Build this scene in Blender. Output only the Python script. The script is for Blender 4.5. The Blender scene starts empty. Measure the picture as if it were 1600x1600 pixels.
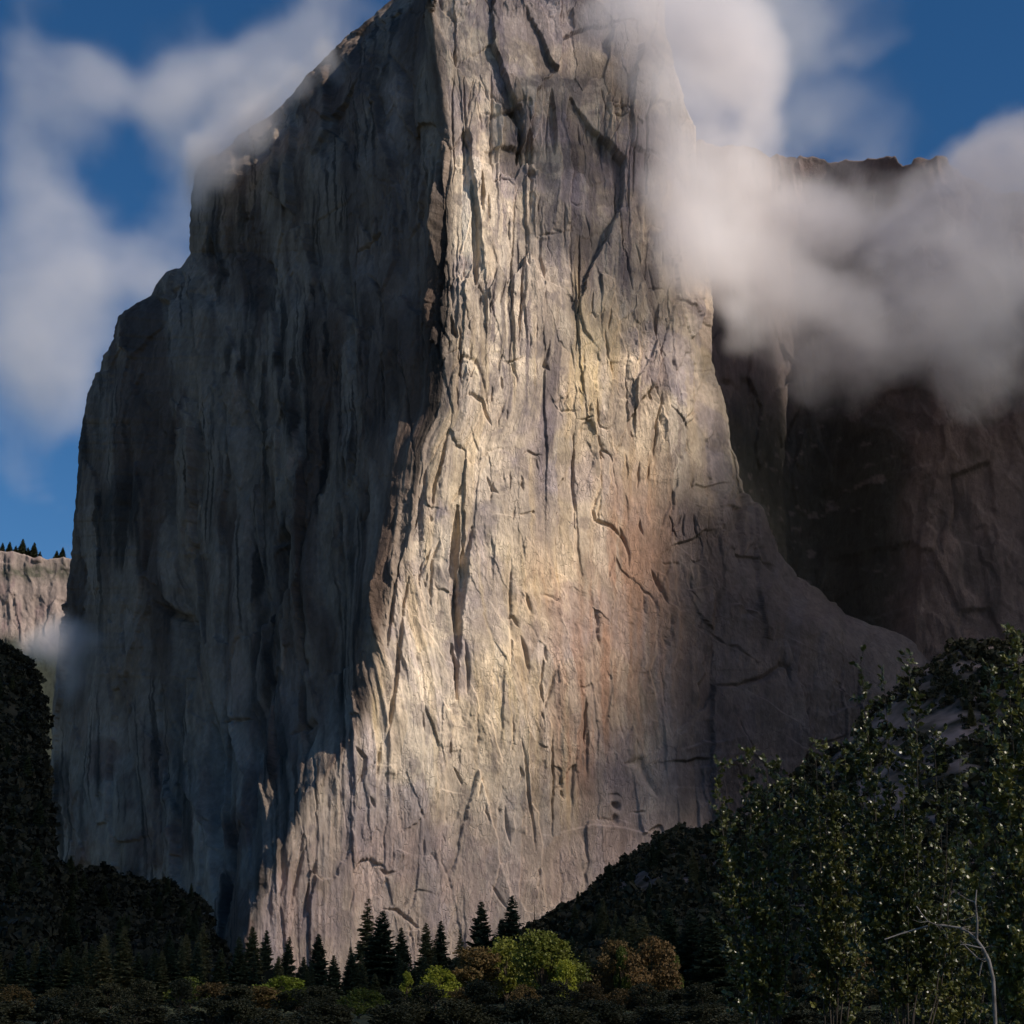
import bpy, math, random
import numpy as np
from mathutils import Vector

# ------------------------------------------------------------------ camera, light, exposure
sc = bpy.context.scene
F = 2462.0                                   # focal length in pixels of the 1600 px photograph
PITCH = math.atan(760 / F)
CAMH = 2.0
cam_d = bpy.data.cameras.new('camera'); cam = bpy.data.objects.new('camera', cam_d)
sc.collection.objects.link(cam); sc.camera = cam
cam.location = (0, 0, CAMH); cam.rotation_euler = (math.pi / 2 + PITCH, 0, 0)
cam_d.sensor_width = 36; cam_d.lens = 36 * F / 1600
cam_d.clip_start = 0.5; cam_d.clip_end = 60000

SUN_EL, SUN_AZ = math.radians(37), math.radians(122)
S = np.array([math.sin(SUN_AZ) * math.cos(SUN_EL), math.cos(SUN_AZ) * math.cos(SUN_EL), math.sin(SUN_EL)])
world = bpy.data.worlds.new('World'); sc.world = world; world.use_nodes = True
wn = world.node_tree.nodes; wl = world.node_tree.links
sky = wn.new('ShaderNodeTexSky'); sky.sky_type = 'NISHITA'; sky.sun_disc = False
sky.sun_elevation = SUN_EL; sky.sun_rotation = SUN_AZ; sky.altitude = 1500
sky.air_density = 1.0; sky.dust_density = 0.1; sky.ozone_density = 3.0
bg = wn['Background']; bg.inputs['Strength'].default_value = 0.05
hs = wn.new('ShaderNodeHueSaturation'); hs.inputs['Saturation'].default_value = 1.26; hs.inputs['Value'].default_value = 1.5
wl.new(sky.outputs[0], hs.inputs['Color']); wl.new(hs.outputs[0], bg.inputs['Color'])
sun_d = bpy.data.lights.new('sun', 'SUN'); sun_d.energy = 5.0; sun_d.angle = math.radians(0.5)
sun_d.color = (1.0, 0.89, 0.765)
sun = bpy.data.objects.new('sun', sun_d); sc.collection.objects.link(sun)
sun.rotation_euler = Vector((-S[0], -S[1], -S[2])).to_track_quat('-Z', 'Y').to_euler()
sc.view_settings.view_transform = 'Standard'; sc.view_settings.look = 'None'
sc.view_settings.exposure = 0.22; sc.view_settings.gamma = 1.0
sc.cycles.use_denoising = True
sc.cycles.use_adaptive_sampling = True; sc.cycles.adaptive_threshold = 0.03
sc.cycles.max_bounces = 10; sc.cycles.volume_bounces = 7; sc.cycles.diffuse_bounces = 2
sc.cycles.glossy_bounces = 1; sc.cycles.transparent_max_bounces = 8
sc.cycles.volume_step_rate = 2.5; sc.cycles.volume_max_steps = 256

# ------------------------------------------------------------------ helpers
cp, sp = math.cos(PITCH), math.sin(PITCH)
def P(px, py, D):
    """world point on the ray through a place of the photograph, at distance D ahead"""
    px = np.asarray(px, float); py = np.asarray(py, float)
    dx = (px - 800) / F; dy = (800 - py) / F
    s = D / (cp - dy * sp)
    return np.stack([s * dx, s * (cp - dy * sp), CAMH + s * (sp + dy * cp)], -1)
def proj(p):
    x, y, z = p[..., 0], p[..., 1], p[..., 2] - CAMH
    d = y * cp + z * sp
    u = -y * sp + z * cp
    return 800 + F * x / d, 800 - F * u / d
def sm(a, b, x):
    t = np.clip((x - a) / (b - a), 0, 1); return t * t * (3 - 2 * t)
def tab(seed): return np.random.RandomState(seed).rand(256, 256)
_T = {}
def vn(x, y, seed=0):
    if seed not in _T: _T[seed] = tab(seed)
    T = _T[seed]; xi = np.floor(x).astype(int); yi = np.floor(y).astype(int)
    fx = x - xi; fy = y - yi
    fx = fx * fx * fx * (fx * (fx * 6 - 15) + 10); fy = fy * fy * fy * (fy * (fy * 6 - 15) + 10)
    a = T[xi & 255, yi & 255]; b = T[(xi + 1) & 255, yi & 255]
    c = T[xi & 255, (yi + 1) & 255]; d = T[(xi + 1) & 255, (yi + 1) & 255]
    return (a + (b - a) * fx + (c - a) * fy + (a - b - c + d) * fx * fy) * 2 - 1
def fbm(x, y, seed=0, o=4, g=0.5):
    s = 0; a = 1; t = 0
    for k in range(o):
        s = s + a * vn(x * 2 ** k + 17.3 * k, y * 2 ** k + 5.1 * k, seed + k); t += a; a *= g
    return s / t
def ridge(x, y, seed=0, o=4, g=0.5):
    s = 0; a = 1; t = 0
    for k in range(o):
        s = s + a * (1 - np.abs(vn(x * 2 ** k + 7.7 * k, y * 2 ** k + 3.3 * k, seed + k)) * 2); t += a; a *= g
    return s / t
_T3 = {}
def vn3(x, y, z, seed=0):
    if seed not in _T3: _T3[seed] = np.random.RandomState(seed + 900).rand(64, 64, 64).astype(np.float32)
    T = _T3[seed]
    i = [np.floor(c).astype(int) for c in (x, y, z)]
    f = [c - k for c, k in zip((x, y, z), i)]; f = [c * c * (3 - 2 * c) for c in f]
    r = 0
    for a in (0, 1):
        for b in (0, 1):
            for c in (0, 1):
                w = (f[0] if a else 1 - f[0]) * (f[1] if b else 1 - f[1]) * (f[2] if c else 1 - f[2])
                r = r + w * T[(i[0] + a) & 63, (i[1] + b) & 63, (i[2] + c) & 63]
    return r * 2 - 1
def fbm3(x, y, z, seed=0, o=4, g=0.55):
    s = 0; a = 1; t = 0
    for k in range(o):
        s = s + a * vn3(x * 2 ** k + 9.1 * k, y * 2 ** k + 4.7 * k, z * 2 ** k + 2.3 * k, seed + k); t += a; a *= g
    return s / t
def worley(x, y, seed):
    """first and second distance, plus four random values and the offset to the nearest cell"""
    R = [tab(seed * 10 + k) for k in range(5)]
    xi = np.floor(x).astype(int); yi = np.floor(y).astype(int)
    f1 = np.full(x.shape, 9.); f2 = np.full(x.shape, 9.)
    ids = [np.zeros(x.shape) for _ in range(3)]; ox = np.zeros(x.shape); oy = np.zeros(x.shape)
    for a in (-1, 0, 1):
        for b in (-1, 0, 1):
            cx = (xi + a) & 255; cy = (yi + b) & 255
            ddx = x - (xi + a + R[0][cx, cy]); ddy = y - (yi + b + R[1][cx, cy])
            d = np.sqrt(ddx * ddx + ddy * ddy)
            n = d < f1
            f2 = np.where(n, f1, np.minimum(f2, d)); f1 = np.where(n, d, f1)
            for k in range(3): ids[k] = np.where(n, R[2 + k][cx, cy], ids[k])
            ox = np.where(n, ddx, ox); oy = np.where(n, ddy, oy)
    return f1, f2, ids, ox, oy

def tag(o, label=None, cat=None, group=None, kind=None):
    if label: o['label'] = label
    if cat: o['category'] = cat
    if group: o['group'] = group
    if kind: o['kind'] = kind
    return o
def mesh_np(name, V, faces, smooth=True, mat=None, parent=None, link=True):
    me = bpy.data.meshes.new(name)
    V = np.asarray(V, np.float32).reshape(-1, 3); faces = np.asarray(faces, np.int32)
    k = faces.shape[1]; n = len(faces)
    me.vertices.add(len(V)); me.vertices.foreach_set('co', V.ravel())
    me.loops.add(n * k); me.loops.foreach_set('vertex_index', faces.ravel())
    me.polygons.add(n); me.polygons.foreach_set('loop_start', np.arange(0, n * k, k, dtype=np.int32))
    me.polygons.foreach_set('use_smooth', np.full(n, smooth, bool))
    me.update(calc_edges=True)
    if mat: me.materials.append(mat)
    if not link: return me
    o = bpy.data.objects.new(name, me); sc.collection.objects.link(o)
    if parent: o.parent = parent
    return o
def grid_faces(nr, nc):
    i = np.arange(nr * nc).reshape(nr, nc)
    return np.stack([i[:-1, :-1], i[1:, :-1], i[1:, 1:], i[:-1, 1:]], -1).reshape(-1, 4)
def col_attr(me, name, C):
    a = me.color_attributes.new(name, 'FLOAT_COLOR', 'POINT')
    C = np.concatenate([C.reshape(-1, 3), np.ones((C.reshape(-1, 3).shape[0], 1))], 1).astype(np.float32)
    a.data.foreach_set('color', C.ravel())
def normals(G):
    du = np.gradient(G, axis=1); dv = np.gradient(G, axis=0)
    n = np.cross(dv, du); n /= np.linalg.norm(n, axis=-1, keepdims=True) + 1e-9
    return n

# ------------------------------------------------------------------ materials
def rock_mat(name, s=1.0, bump=1.0):
    m = bpy.data.materials.new(name); m.use_nodes = True
    N = m.node_tree.nodes; L = m.node_tree.links; b = N['Principled BSDF']
    b.inputs['Roughness'].default_value = 0.85; b.inputs['Specular IOR Level'].default_value = 0.2
    at = N.new('ShaderNodeAttribute'); at.attribute_name = 'rock_tone'
    tc = N.new('ShaderNodeTexCoord')
    def nz(scale, st, detail, rough=0.6):
        mp = N.new('ShaderNodeMapping'); mp.inputs['Scale'].default_value = (scale, scale, scale * st)
        L.new(tc.outputs['Object'], mp.inputs[0])
        n = N.new('ShaderNodeTexNoise'); n.inputs['Scale'].default_value = 1
        n.inputs['Detail'].default_value = detail; n.inputs['Roughness'].default_value = rough
        L.new(mp.outputs[0], n.inputs[0]); return n
    n1 = nz(0.20 * s, 0.6, 8, 0.66); n2 = nz(0.05 * s, 0.45, 6); n3 = nz(0.5 * s, 0.5, 4)
    r1 = N.new('ShaderNodeMapRange'); r1.inputs[1].default_value = 0.3; r1.inputs[2].default_value = 0.7
    r1.inputs[3].default_value = 0.82; r1.inputs[4].default_value = 1.15
    L.new(n1.outputs[0], r1.inputs[0])
    r2 = N.new('ShaderNodeMapRange'); r2.inputs[1].default_value = 0.35; r2.inputs[2].default_value = 0.68
    r2.inputs[3].default_value = 0.75; r2.inputs[4].default_value = 1.18
    L.new(n2.outputs[0], r2.inputs[0])
    mu = N.new('ShaderNodeMath'); mu.operation = 'MULTIPLY'; L.new(r1.outputs[0], mu.inputs[0]); L.new(r2.outputs[0], mu.inputs[1])
    vm = N.new('ShaderNodeVectorMath'); vm.operation = 'SCALE'
    L.new(at.outputs['Color'], vm.inputs[0]); L.new(mu.outputs[0], vm.inputs['Scale'])
    L.new(vm.outputs[0], b.inputs['Base Color'])
    ad = N.new('ShaderNodeMath'); ad.operation = 'MULTIPLY_ADD'; ad.inputs[1].default_value = 0.35
    L.new(n3.outputs[0], ad.inputs[0]); L.new(n1.outputs[0], ad.inputs[2])
    mpv = N.new('ShaderNodeMapping'); mpv.inputs['Scale'].default_value = (.30 * s, .30 * s, .085 * s)
    wob = N.new('ShaderNodeVectorMath'); wob.operation = 'MULTIPLY_ADD'; wob.inputs[1].default_value = (9, 9, 9)
    L.new(n2.outputs['Color'], wob.inputs[0]); L.new(tc.outputs['Object'], wob.inputs[2]); L.new(wob.outputs[0], mpv.inputs[0])
    vo = N.new('ShaderNodeTexVoronoi'); vo.feature = 'DISTANCE_TO_EDGE'; vo.inputs['Scale'].default_value = 1
    L.new(mpv.outputs[0], vo.inputs['Vector'])
    rv = N.new('ShaderNodeMapRange'); rv.inputs[1].default_value = 0.0; rv.inputs[2].default_value = 0.06; L.new(vo.outputs['Distance'], rv.inputs[0])
    msk = N.new('ShaderNodeMapRange'); msk.inputs[1].default_value = .46; msk.inputs[2].default_value = .6; msk.inputs[3].default_value = 0.0; msk.inputs[4].default_value = .55
    L.new(n2.outputs[0], msk.inputs[0])
    cm = N.new('ShaderNodeMath'); cm.operation = 'MULTIPLY'; L.new(rv.outputs[0], cm.inputs[0]); L.new(msk.outputs[0], cm.inputs[1])
    ad2 = N.new('ShaderNodeMath'); ad2.operation = 'ADD'; L.new(ad.outputs[0], ad2.inputs[0]); L.new(cm.outputs[0], ad2.inputs[1]); ad = ad2
    bp = N.new('ShaderNodeBump'); bp.inputs['Strength'].default_value = 0.9; bp.inputs['Distance'].default_value = 1.5 * bump
    L.new(ad.outputs[0], bp.inputs['Height']); L.new(bp.outputs[0], b.inputs['Normal'])
    return m
def leaf_mat(name, c1, c2, scale=0.3, rough=0.6, transl=0.25, spec=0.3):
    m = bpy.data.materials.new(name); m.use_nodes = True
    N = m.node_tree.nodes; L = m.node_tree.links; b = N['Principled BSDF']
    b.inputs['Roughness'].default_value = rough; b.inputs['Specular IOR Level'].default_value = spec
    tc = N.new('ShaderNodeTexCoord'); n = N.new('ShaderNodeTexNoise'); n.inputs['Scale'].default_value = scale
    n.inputs['Detail'].default_value = 4; L.new(tc.outputs['Object'], n.inputs[0])
    oi = N.new('ShaderNodeObjectInfo')
    a = N.new('ShaderNodeMath'); a.operation = 'MULTIPLY_ADD'; a.inputs[1].default_value = 0.3; 
    L.new(oi.outputs['Random'], a.inputs[0]); L.new(n.outputs[0], a.inputs[2])
    cr = N.new('ShaderNodeValToRGB'); cr.color_ramp.elements[0].position = 0.45; cr.color_ramp.elements[1].position = 0.85
    cr.color_ramp.elements[0].color = (*c1, 1); cr.color_ramp.elements[1].color = (*c2, 1)
    L.new(a.outputs[0], cr.inputs[0]); L.new(cr.outputs[0], b.inputs['Base Color'])
    if transl:
        t = N.new('ShaderNodeBsdfTranslucent'); mx = N.new('ShaderNodeMixShader'); mx.inputs[0].default_value = transl
        L.new(cr.outputs[0], t.inputs[0]); L.new(b.outputs[0], mx.inputs[1]); L.new(t.outputs[0], mx.inputs[2])
        L.new(mx.outputs[0], N['Material Output'].inputs[0])
    return m
def noise_mat(name, c1, c2, scale, rough=0.9, bump=0.0):
    m = bpy.data.materials.new(name); m.use_nodes = True
    N = m.node_tree.nodes; L = m.node_tree.links; b = N['Principled BSDF']
    b.inputs['Roughness'].default_value = rough; b.inputs['Specular IOR Level'].default_value = 0.15
    tc = N.new('ShaderNodeTexCoord'); n = N.new('ShaderNodeTexNoise'); n.inputs['Scale'].default_value = scale
    n.inputs['Detail'].default_value = 8; L.new(tc.outputs['Object'], n.inputs[0])
    cr = N.new('ShaderNodeValToRGB'); cr.color_ramp.elements[0].position = 0.38; cr.color_ramp.elements[1].position = 0.64
    cr.color_ramp.elements[0].color = (*c1, 1); cr.color_ramp.elements[1].color = (*c2, 1)
    L.new(n.outputs[0], cr.inputs[0]); L.new(cr.outputs[0], b.inputs['Base Color'])
    if bump:
        bp = N.new('ShaderNodeBump'); bp.inputs['Distance'].default_value = bump
        L.new(n.outputs[0], bp.inputs['Height']); L.new(bp.outputs[0], b.inputs['Normal'])
    return m
M_rock = rock_mat('granite'); M_rock2 = rock_mat('weathered_granite', 0.9)
M_far = rock_mat('distant_granite', 0.6)
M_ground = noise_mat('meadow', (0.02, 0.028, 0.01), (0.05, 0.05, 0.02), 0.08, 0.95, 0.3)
M_bark = noise_mat('bark', (0.05, 0.035, 0.025), (0.11, 0.085, 0.065), 2.0, 0.9, 0.05)
M_twig = noise_mat('twig_bark', (0.04, 0.032, 0.025), (0.10, 0.08, 0.065), 3.0, 0.8, 0.005)
M_pale_bark = noise_mat('pale_bark', (0.10, 0.085, 0.075), (0.26, 0.23, 0.21), 6.0, 0.8, 0.01)

# ------------------------------------------------------------------ the great cliff
def curve(pts):
    p = np.array(pts, float); p = p[np.argsort(p[:, 1])]
    return lambda y: np.interp(y, p[:, 1], p[:, 0])
c_left = curve([(760, -170), (690, -80), (600, 10), (545, 55), (530, 68), (508, 90), (490, 110), (460, 142), (430, 172), (405, 190), (372, 212), (350, 236),
    (318, 254), (307, 270), (300, 300), (296, 340), (295, 372), (298, 396), (284, 416), (264, 428), (244, 446), (234, 462), (214, 476), (198, 487),
    (185, 508), (176, 530), (170, 545), (160, 556), (158, 572), (152, 590), (143, 612), (134, 646), (129, 690), (122, 744), (115, 806),
    (110, 850), (104, 910), (99, 970), (95, 1020), (88, 1080), (84, 1130), (80, 1180), (74, 1240), (71, 1290), (72, 1320), (84, 1400), (90, 1700)])
c_nose = curve([(640, -170), (672, 0), (682, 70), (690, 140), (697, 185), (702, 205), (701, 260), (697, 330), (698, 420), (702, 500), (696, 560), (693, 610), (686, 655), (663, 685),
    (655, 740), (644, 800), (630, 860), (610, 925), (596, 990), (588, 1050), (578, 1095), (552, 1150), (517, 1203), (481, 1254), (450, 1303), (424, 1355), (403, 1410), (388, 1470), (375, 1700)])
c_right = curve([(1000, -170), (1030, 60), (1085, 200), (1098, 350), (1104, 480), (1112, 570), (1130, 640), (1146, 710), (1160, 770), (1186, 800), (1206, 860), (1235, 905),
    (1280, 940), (1335, 968), (1395, 992), (1440, 1020), (1490, 1075), (1560, 1150), (1660, 1250), (1700, 1400), (1700, 1700)])
def cliff_base(px, py, xL, xN, xR):
    dN = 1450 + (1500 - py) * 0.115
    sL = np.clip((xN - px) / (xN - xL), 0, 1)
    lat = (px - xN) / F * 1500
    k = np.sqrt(lat ** 2 + 14 ** 2) - 14
    right = 0.36 * k + 70 * sm(0.80, 1.02, (px - xN) / (xR - xN)) ** 2
    left = 540 * (np.sqrt(sL ** 2 + .03 ** 2) - .03) + 130 * sL ** 6
    return dN + np.where(px > xN, right, left)

NR, NC = 1800, 2000
rows = np.linspace(-165, 1600, NR)
wrap = 34
t = np.linspace(0, 1, NC - 2 * wrap)
py = np.repeat(rows[:, None], NC, 1)
jag = fbm(rows / 9.0, rows * 0, 3, 3) * 2.2
xL = (c_left(rows) + jag * sm(1200, 1000, rows))[:, None]; xN = c_nose(rows)[:, None]
xN = np.convolve(np.pad(xN[:, 0], 22, 'edge'), np.ones(45) / 45, 'valid')[:, None]
jN = (5 * fbm(rows / 34, rows * 0, 4, 3, .42) * sm(-50, 100, rows) + 7 * fbm(rows / 34, rows * 0, 5, 3, .40) * sm(560, 800, rows))[:, None]
xR0 = c_right(rows)[:, None]; xR = (c_right(rows) + 11 * fbm(rows / 40, rows * 0, 6, 4, .6) * sm(500, 700, rows))[:, None]
px = np.zeros((NR, NC)); D = np.zeros((NR, NC))
# columns: denser on the lit face
tt = np.linspace(0, 1, NC - 2 * wrap)[None, :]
fl = (xN - xL) / (xR - xL)
px[:, wrap:-wrap] = xL + (xR - xL) * tt
q_ = px[:, wrap:-wrap]
D[:, wrap:-wrap] = cliff_base(q_, py[:, wrap:-wrap], xL, xN + jN * np.exp(-((q_ - xN) / 38) ** 2), xR0)
for k in range(wrap):                         # both flanks turn away from the viewer
    q = (wrap - k) / wrap
    px[:, k] = xL[:, 0] + 70 * q * q; D[:, k] = D[:, wrap] + 700 * q
    px[:, NC - 1 - k] = xR[:, 0] - 60 * q * q; D[:, NC - 1 - k] = D[:, NC - 1 - wrap] + 520 * q
G = P(px, py, D)
# the summit bends back
top = sm(-60, -165, py)
G[..., 1] += 260 * top
seg = np.sqrt(((G[:, 1:] - G[:, :-1])[..., :2] ** 2).sum(-1)); arc = np.concatenate([np.zeros((NR, 1)), np.cumsum(seg, 1)], 1)
arc = arc - np.array([np.interp(xN[i, 0], px[i, wrap:-wrap], arc[i, wrap:-wrap]) for i in range(NR)])[:, None]
Z = G[..., 2]
wr = sm(0, 260, arc)
wl_ = sm(0, 70, -arc)
ft = sm(700, 1180, py); Upx = (px - 700) * np.where(px > 700, .65, .85)
U = arc * (1 - wr - wl_) + Upx * (wr + wl_)
U = U * (1 - ft) + Upx * ft; ft = sm(1020, 1200, py)
W = U + 5 * fbm(U / 60, Z / 90, 11, 3) + 2.6 * fbm(U / 12, Z / 18, 12, 5, .65)
ZW = Z + 13 * fbm(U / 40, Z / 60, 14, 3) + 6 * fbm(U / 9, Z / 14, 15, 4, .6)
face = sm(-8, 14, arc)
lf = 1 - face
upper = sm(620, 450, py) * face
lower_face = sm(480, 760, py) * face
rough_m = sm(-.2, .35, fbm(U / 70, Z / 90, 46, 3))
H = 10 * fbm(W / 110, Z / 420, 21, 3) + 4.5 * ridge(W / 50, Z / 320, 31, 2) * (0.4 + 0.6 * lf)
l1, e0 = None, None
SL = []
def slabs(cw, ch, seed, amp, tilt):
    f1, f2, ids, ox, oy = worley(W / cw, ZW / ch, seed)
    SL.append(ids)
    return amp * ((ids[0] - .5) * 2 + tilt * ((ids[1] - .5) * ox * 2 + (ids[2] - .45) * oy * 1.2)), f2 - f1
h1, e1 = slabs(44, 190, 5, 3.6, 2.8); h2, e2 = slabs(19, 84, 6, 1.9, 2.8); h3, e3 = slabs(7, 24, 7, .8, 2.2); h4, e4 = slabs(3.2, 9, 9, .35, 2.0)
hL, eL = slabs(30, 330, 8, 4.5, 2.2); H += hL * lf * sm(0, 25, -arc)
mod = 0.25 + 0.9 * rough_m
IDS = SL
H += h1 * (0.85 + .6 * upper - .2 * lower_face) + h2 * mod * (1 + .8 * upper - .5 * lower_face) + h3 * (.3 + .8 * rough_m) * (1 - .5 * lower_face) + h4 * (.2 + rough_m) * (1 - .4 * lower_face)
H -= 1.6 * np.exp(-(e1 / .025) ** 2) * sm(.05, .35, fbm(U / 30, Z / 60, 44, 2))
H += 1.1 * fbm(W / 9, Z / 15, 51, 5, .6) * (.25 + .75 * rough_m) * (1 - .25 * lower_face) + .8 * fbm(W / 22, Z / 60, 57, 3)
# rib and groove fluting beside the prow
H += 2.2 * ridge(U / 17, Z / 260 + U / 90, 61, 3) * np.exp(-((arc - 28) / 50) ** 2) * sm(560, 700, py)
H += 4.5 * fbm(W / 10, Z / 120, 66, 3) * np.exp(-((arc - 8) / 24) ** 2) * sm(520, 700, py)
foot = sm(-150, -10, arc) * lf * sm(1040, 1170, py); H = H * (1 - .45 * foot); H += (3.6 * fbm(U / 32, Z / 44, 71, 4, .5) + 1.5 * ridge(U / 13, Z / 60, 73, 3)) * ft * np.exp(-(arc / 60) ** 2); H += 4.5 * fbm(U / 30, Z / 42, 75, 5, .58) * sm(1040, 1160, px) * sm(560, 700, py); H = H * (1 - .6 * np.exp(-((arc + 48) / 42) ** 2) * sm(540, 620, py))

def seg_dist(px, py, pts, sx=1.0):
    best = np.full(px.shape, 1e9); side = np.zeros(px.shape); par = np.zeros(px.shape)
    n = len(pts) - 1
    for i in range(n):
        ax, ay = pts[i]; bx, by = pts[i + 1]
        vx, vy = bx - ax, by - ay; L2 = vx * vx + vy * vy
        tq = np.clip(((px - ax) * vx + (py - ay) * vy) / L2, 0, 1)
        dx = px - ax - tq * vx; dy = py - ay - tq * vy
        d = np.hypot(dx, dy); m = d < best
        cr = vx * dy - vy * dx
        best = np.where(m, d, best); side = np.where(m, np.sign(cr), side); par = np.where(m, (i + tq) / n, par)
    return best, side, par
def feature(pts, width, depth, kind='crack', lip=0.0):
    """cracks and corners: a groove, or a step whose right/lower side stands back"""
    global H
    xs = [p[0] for p in pts]; ys = [p[1] for p in pts]; mgn = width * 6 + 14
    r = np.where((rows > min(ys) - mgn) & (rows < max(ys) + mgn))[0]
    if not len(r): return
    r0, r1 = r[0], r[-1] + 1
    cc = np.where((px[r0:r1].max(0) > min(xs) - mgn) & (px[r0:r1].min(0) < max(xs) + mgn))[0]; c0, c1 = max(cc[0], wrap), min(cc[-1] + 1, NC - wrap)
    if c1 <= c0: return
    pxs, pys = px[r0:r1, c0:c1], py[r0:r1, c0:c1]; Hs = H[r0:r1, c0:c1]
    wob = 1.5 * fbm(pxs / 9, pys / 9, 77, 3)
    d, s, q = seg_dist(pxs + wob, pys + wob * .6, pts)
    taper = np.sin(np.clip(q, .02, .98) * math.pi) ** .5
    if kind == 'crack': Hs -= depth * taper * np.exp(-(d / (width * taper + .4)) ** 2)
    elif kind == 'slot': Hs -= depth * taper * (1 - sm(width * taper * .75, width * taper + 1.2, d))
    else:
        sd = d * s
        Hs += depth * taper * sm(-1.2, 1.2, sd) * np.exp(-np.maximum(sd, 0) / (width * 5)) * (sd > -3)
# many small fractures: mostly upright, gathered in clusters, some with a raised lip
rc = np.random.RandomState(91)
for k in range(115):
    y0 = rc.uniform(80, 1440); xn = float(c_nose(y0)); xr = min(float(c_right(y0)), 1250)
    x0 = xn + (xr - xn) * rc.uniform(.02, .92) if rc.rand() < .82 else xn - rc.uniform(10, 380)
    if x0 < float(c_left(y0)) + 20: continue
    for j in range(rc.randint(1, 6) if y0 < 620 else rc.randint(1, 4)):
        x = x0 + rc.normal() * 16; y = y0 + rc.normal() * 22; ln = rc.uniform(8, 46) * (1.6 if y0 < 560 else 1)
        lean = rc.normal() * .22 + (-.25 if (x0 - xn) < 90 and y0 > 700 else 0); pts_ = []; m = 5
        if rc.rand() < .14: pts_ = [(x + i * 9 * rc.uniform(.6, 1.3), y + rc.normal() * 3) for i in range(4)]
        else: pts_ = [(x + lean * ln * i / m + rc.normal() * .8, y + ln * i / m) for i in range(m + 1)]
        if rc.rand() < .4: feature(pts_, rc.uniform(1.5, 4), rc.choice([-1, 1]) * rc.uniform(1.2, 3.0), 'step')
        else: feature(pts_, rc.uniform(.7, 1.4), rc.uniform(1.5, 4.0), 'crack')
for k in range(34):                           # broken ledges and corners low on the right flank
    x0, y0 = rc.uniform(1030, 1330), rc.uniform(720, 1200)
    if x0 > float(c_right(y0)) - 25: continue
    ang = rc.choice([1.45, 1.6, .5, .7, -.2]) + rc.normal() * .15; ln = rc.uniform(25, 90)
    pts_ = [(x0 + math.cos(ang) * ln * i / 5 + rc.normal() * 2, y0 + math.sin(ang) * ln * i / 5 + rc.normal() * 2) for i in range(6)]
    feature(pts_, rc.uniform(2, 6), rc.choice([-1, 1]) * rc.uniform(2, 5), 'step')
for k in range(100):                          # long upright corners and joints
    if k < 34: x0, y0, ln = rc.uniform(704, 1010), rc.uniform(70, 430), rc.uniform(70, 190); lean = rc.normal() * .03
    elif k < 52: y0 = rc.uniform(560, 1300); x0 = float(c_nose(y0)) + rc.uniform(8, 480); ln = rc.uniform(70, 180); lean = rc.normal() * .05 - .12 * math.exp(-(x0 - float(c_nose(y0))) / 80)
    else: y0 = rc.uniform(120, 1250); a_, b_ = float(c_left(y0)) + 20, float(c_nose(y0)) - 12; x0 = rc.uniform(a_, b_); ln = rc.uniform(90, 260); lean = rc.normal() * .04
    pts_ = [(x0 + lean * ln * i / 6 + rc.normal() * 1.3, y0 + ln * i / 6) for i in range(7)]
    if rc.rand() < .65: feature(pts_, rc.uniform(2, 5), rc.choice([-1, 1]) * rc.uniform(1.8, 4.2), 'step')
    else: feature(pts_, rc.uniform(.8, 1.6), rc.uniform(3, 6), 'crack')
# upper lit face: flakes and dark slots
feature([(738, 280), (742, 330), (744, 400), (742, 445)], 5, 12, 'slot')
feature([(752, 262), (754, 300), (752, 330)], 3, 8, 'slot')
feature([(728, 200), (732, 212), (735, 228)], 4, 9, 'slot')
feature([(795, 175), (806, 178), (812, 196)], 8, 13, 'slot')
feature([(812, 195), (814, 225), (812, 250)], 3.5, 9, 'slot')
feature([(862, 140), (864, 190), (866, 240)], 4.5, 10, 'slot')
feature([(828, 265), (834, 278)], 6, 9, 'slot')
feature([(822, 160), (826, 175)], 3, 6, 'slot')
feature([(704, 495), (708, 520), (714, 530)], 3, 8, 'slot')
feature([(757, 176), (775, 182), (800, 172), (818, 160)], 3, 5, 'crack')
feature([(845, 490), (852, 550), (850, 620), (856, 700), (852, 760), (850, 830)], 7, -3.5, 'step')
feature([(896, 420), (900, 480), (912, 520), (928, 540)], 3, -4, 'step')
feature([(858, 535), (850, 570), (858, 580)], 2.5, 5, 'crack')
feature([(700, 610), (706, 580), (722, 560), (742, 566), (752, 590), (762, 640)], 3, 4, 'crack')
feature([(718, 625), (735, 617), (752, 628), (760, 650), (767, 665)], 2.5, 4.5, 'crack')
feature([(700, 672), (690, 720), (680, 755), (675, 795)], 2.5, 6, 'slot')
feature([(940, 735), (938, 765), (926, 795), (930, 812), (955, 822), (975, 840), (984, 865), (984, 890)], 2.2, 4.5, 'crack')
feature([(968, 823), (980, 850)], 2, 3, 'crack')
feature([(1018, 890), (1030, 915), (1044, 945)], 2.4, 5, 'crack')
feature([(716, 790), (714, 830), (710, 870), (712, 930), (716, 990), (717, 1040)], 7, 13, 'slot')
feature([(738, 825), (726, 870), (720, 930), (716, 985)], 6, 9, 'slot')
feature([(706, 1005), (714, 1035), (716, 1090)], 3.5, 9, 'slot')
feature([(728, 1000), (733, 1040), (732, 1085)], 2, 5, 'crack')
feature([(690, 840), (678, 870), (674, 920), (676, 950)], 2, 5, 'crack')
feature([(765, 835), (770, 860), (768, 915)], 2.5, -3, 'step')
feature([(706, 785), (718, 770), (722, 756)], 2, 4, 'crack')
feature([(760, 745), (768, 765), (778, 772)], 2, 4, 'crack')
feature([(622, 870), (612, 950), (604, 1010)], 3, 7, 'slot')
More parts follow.
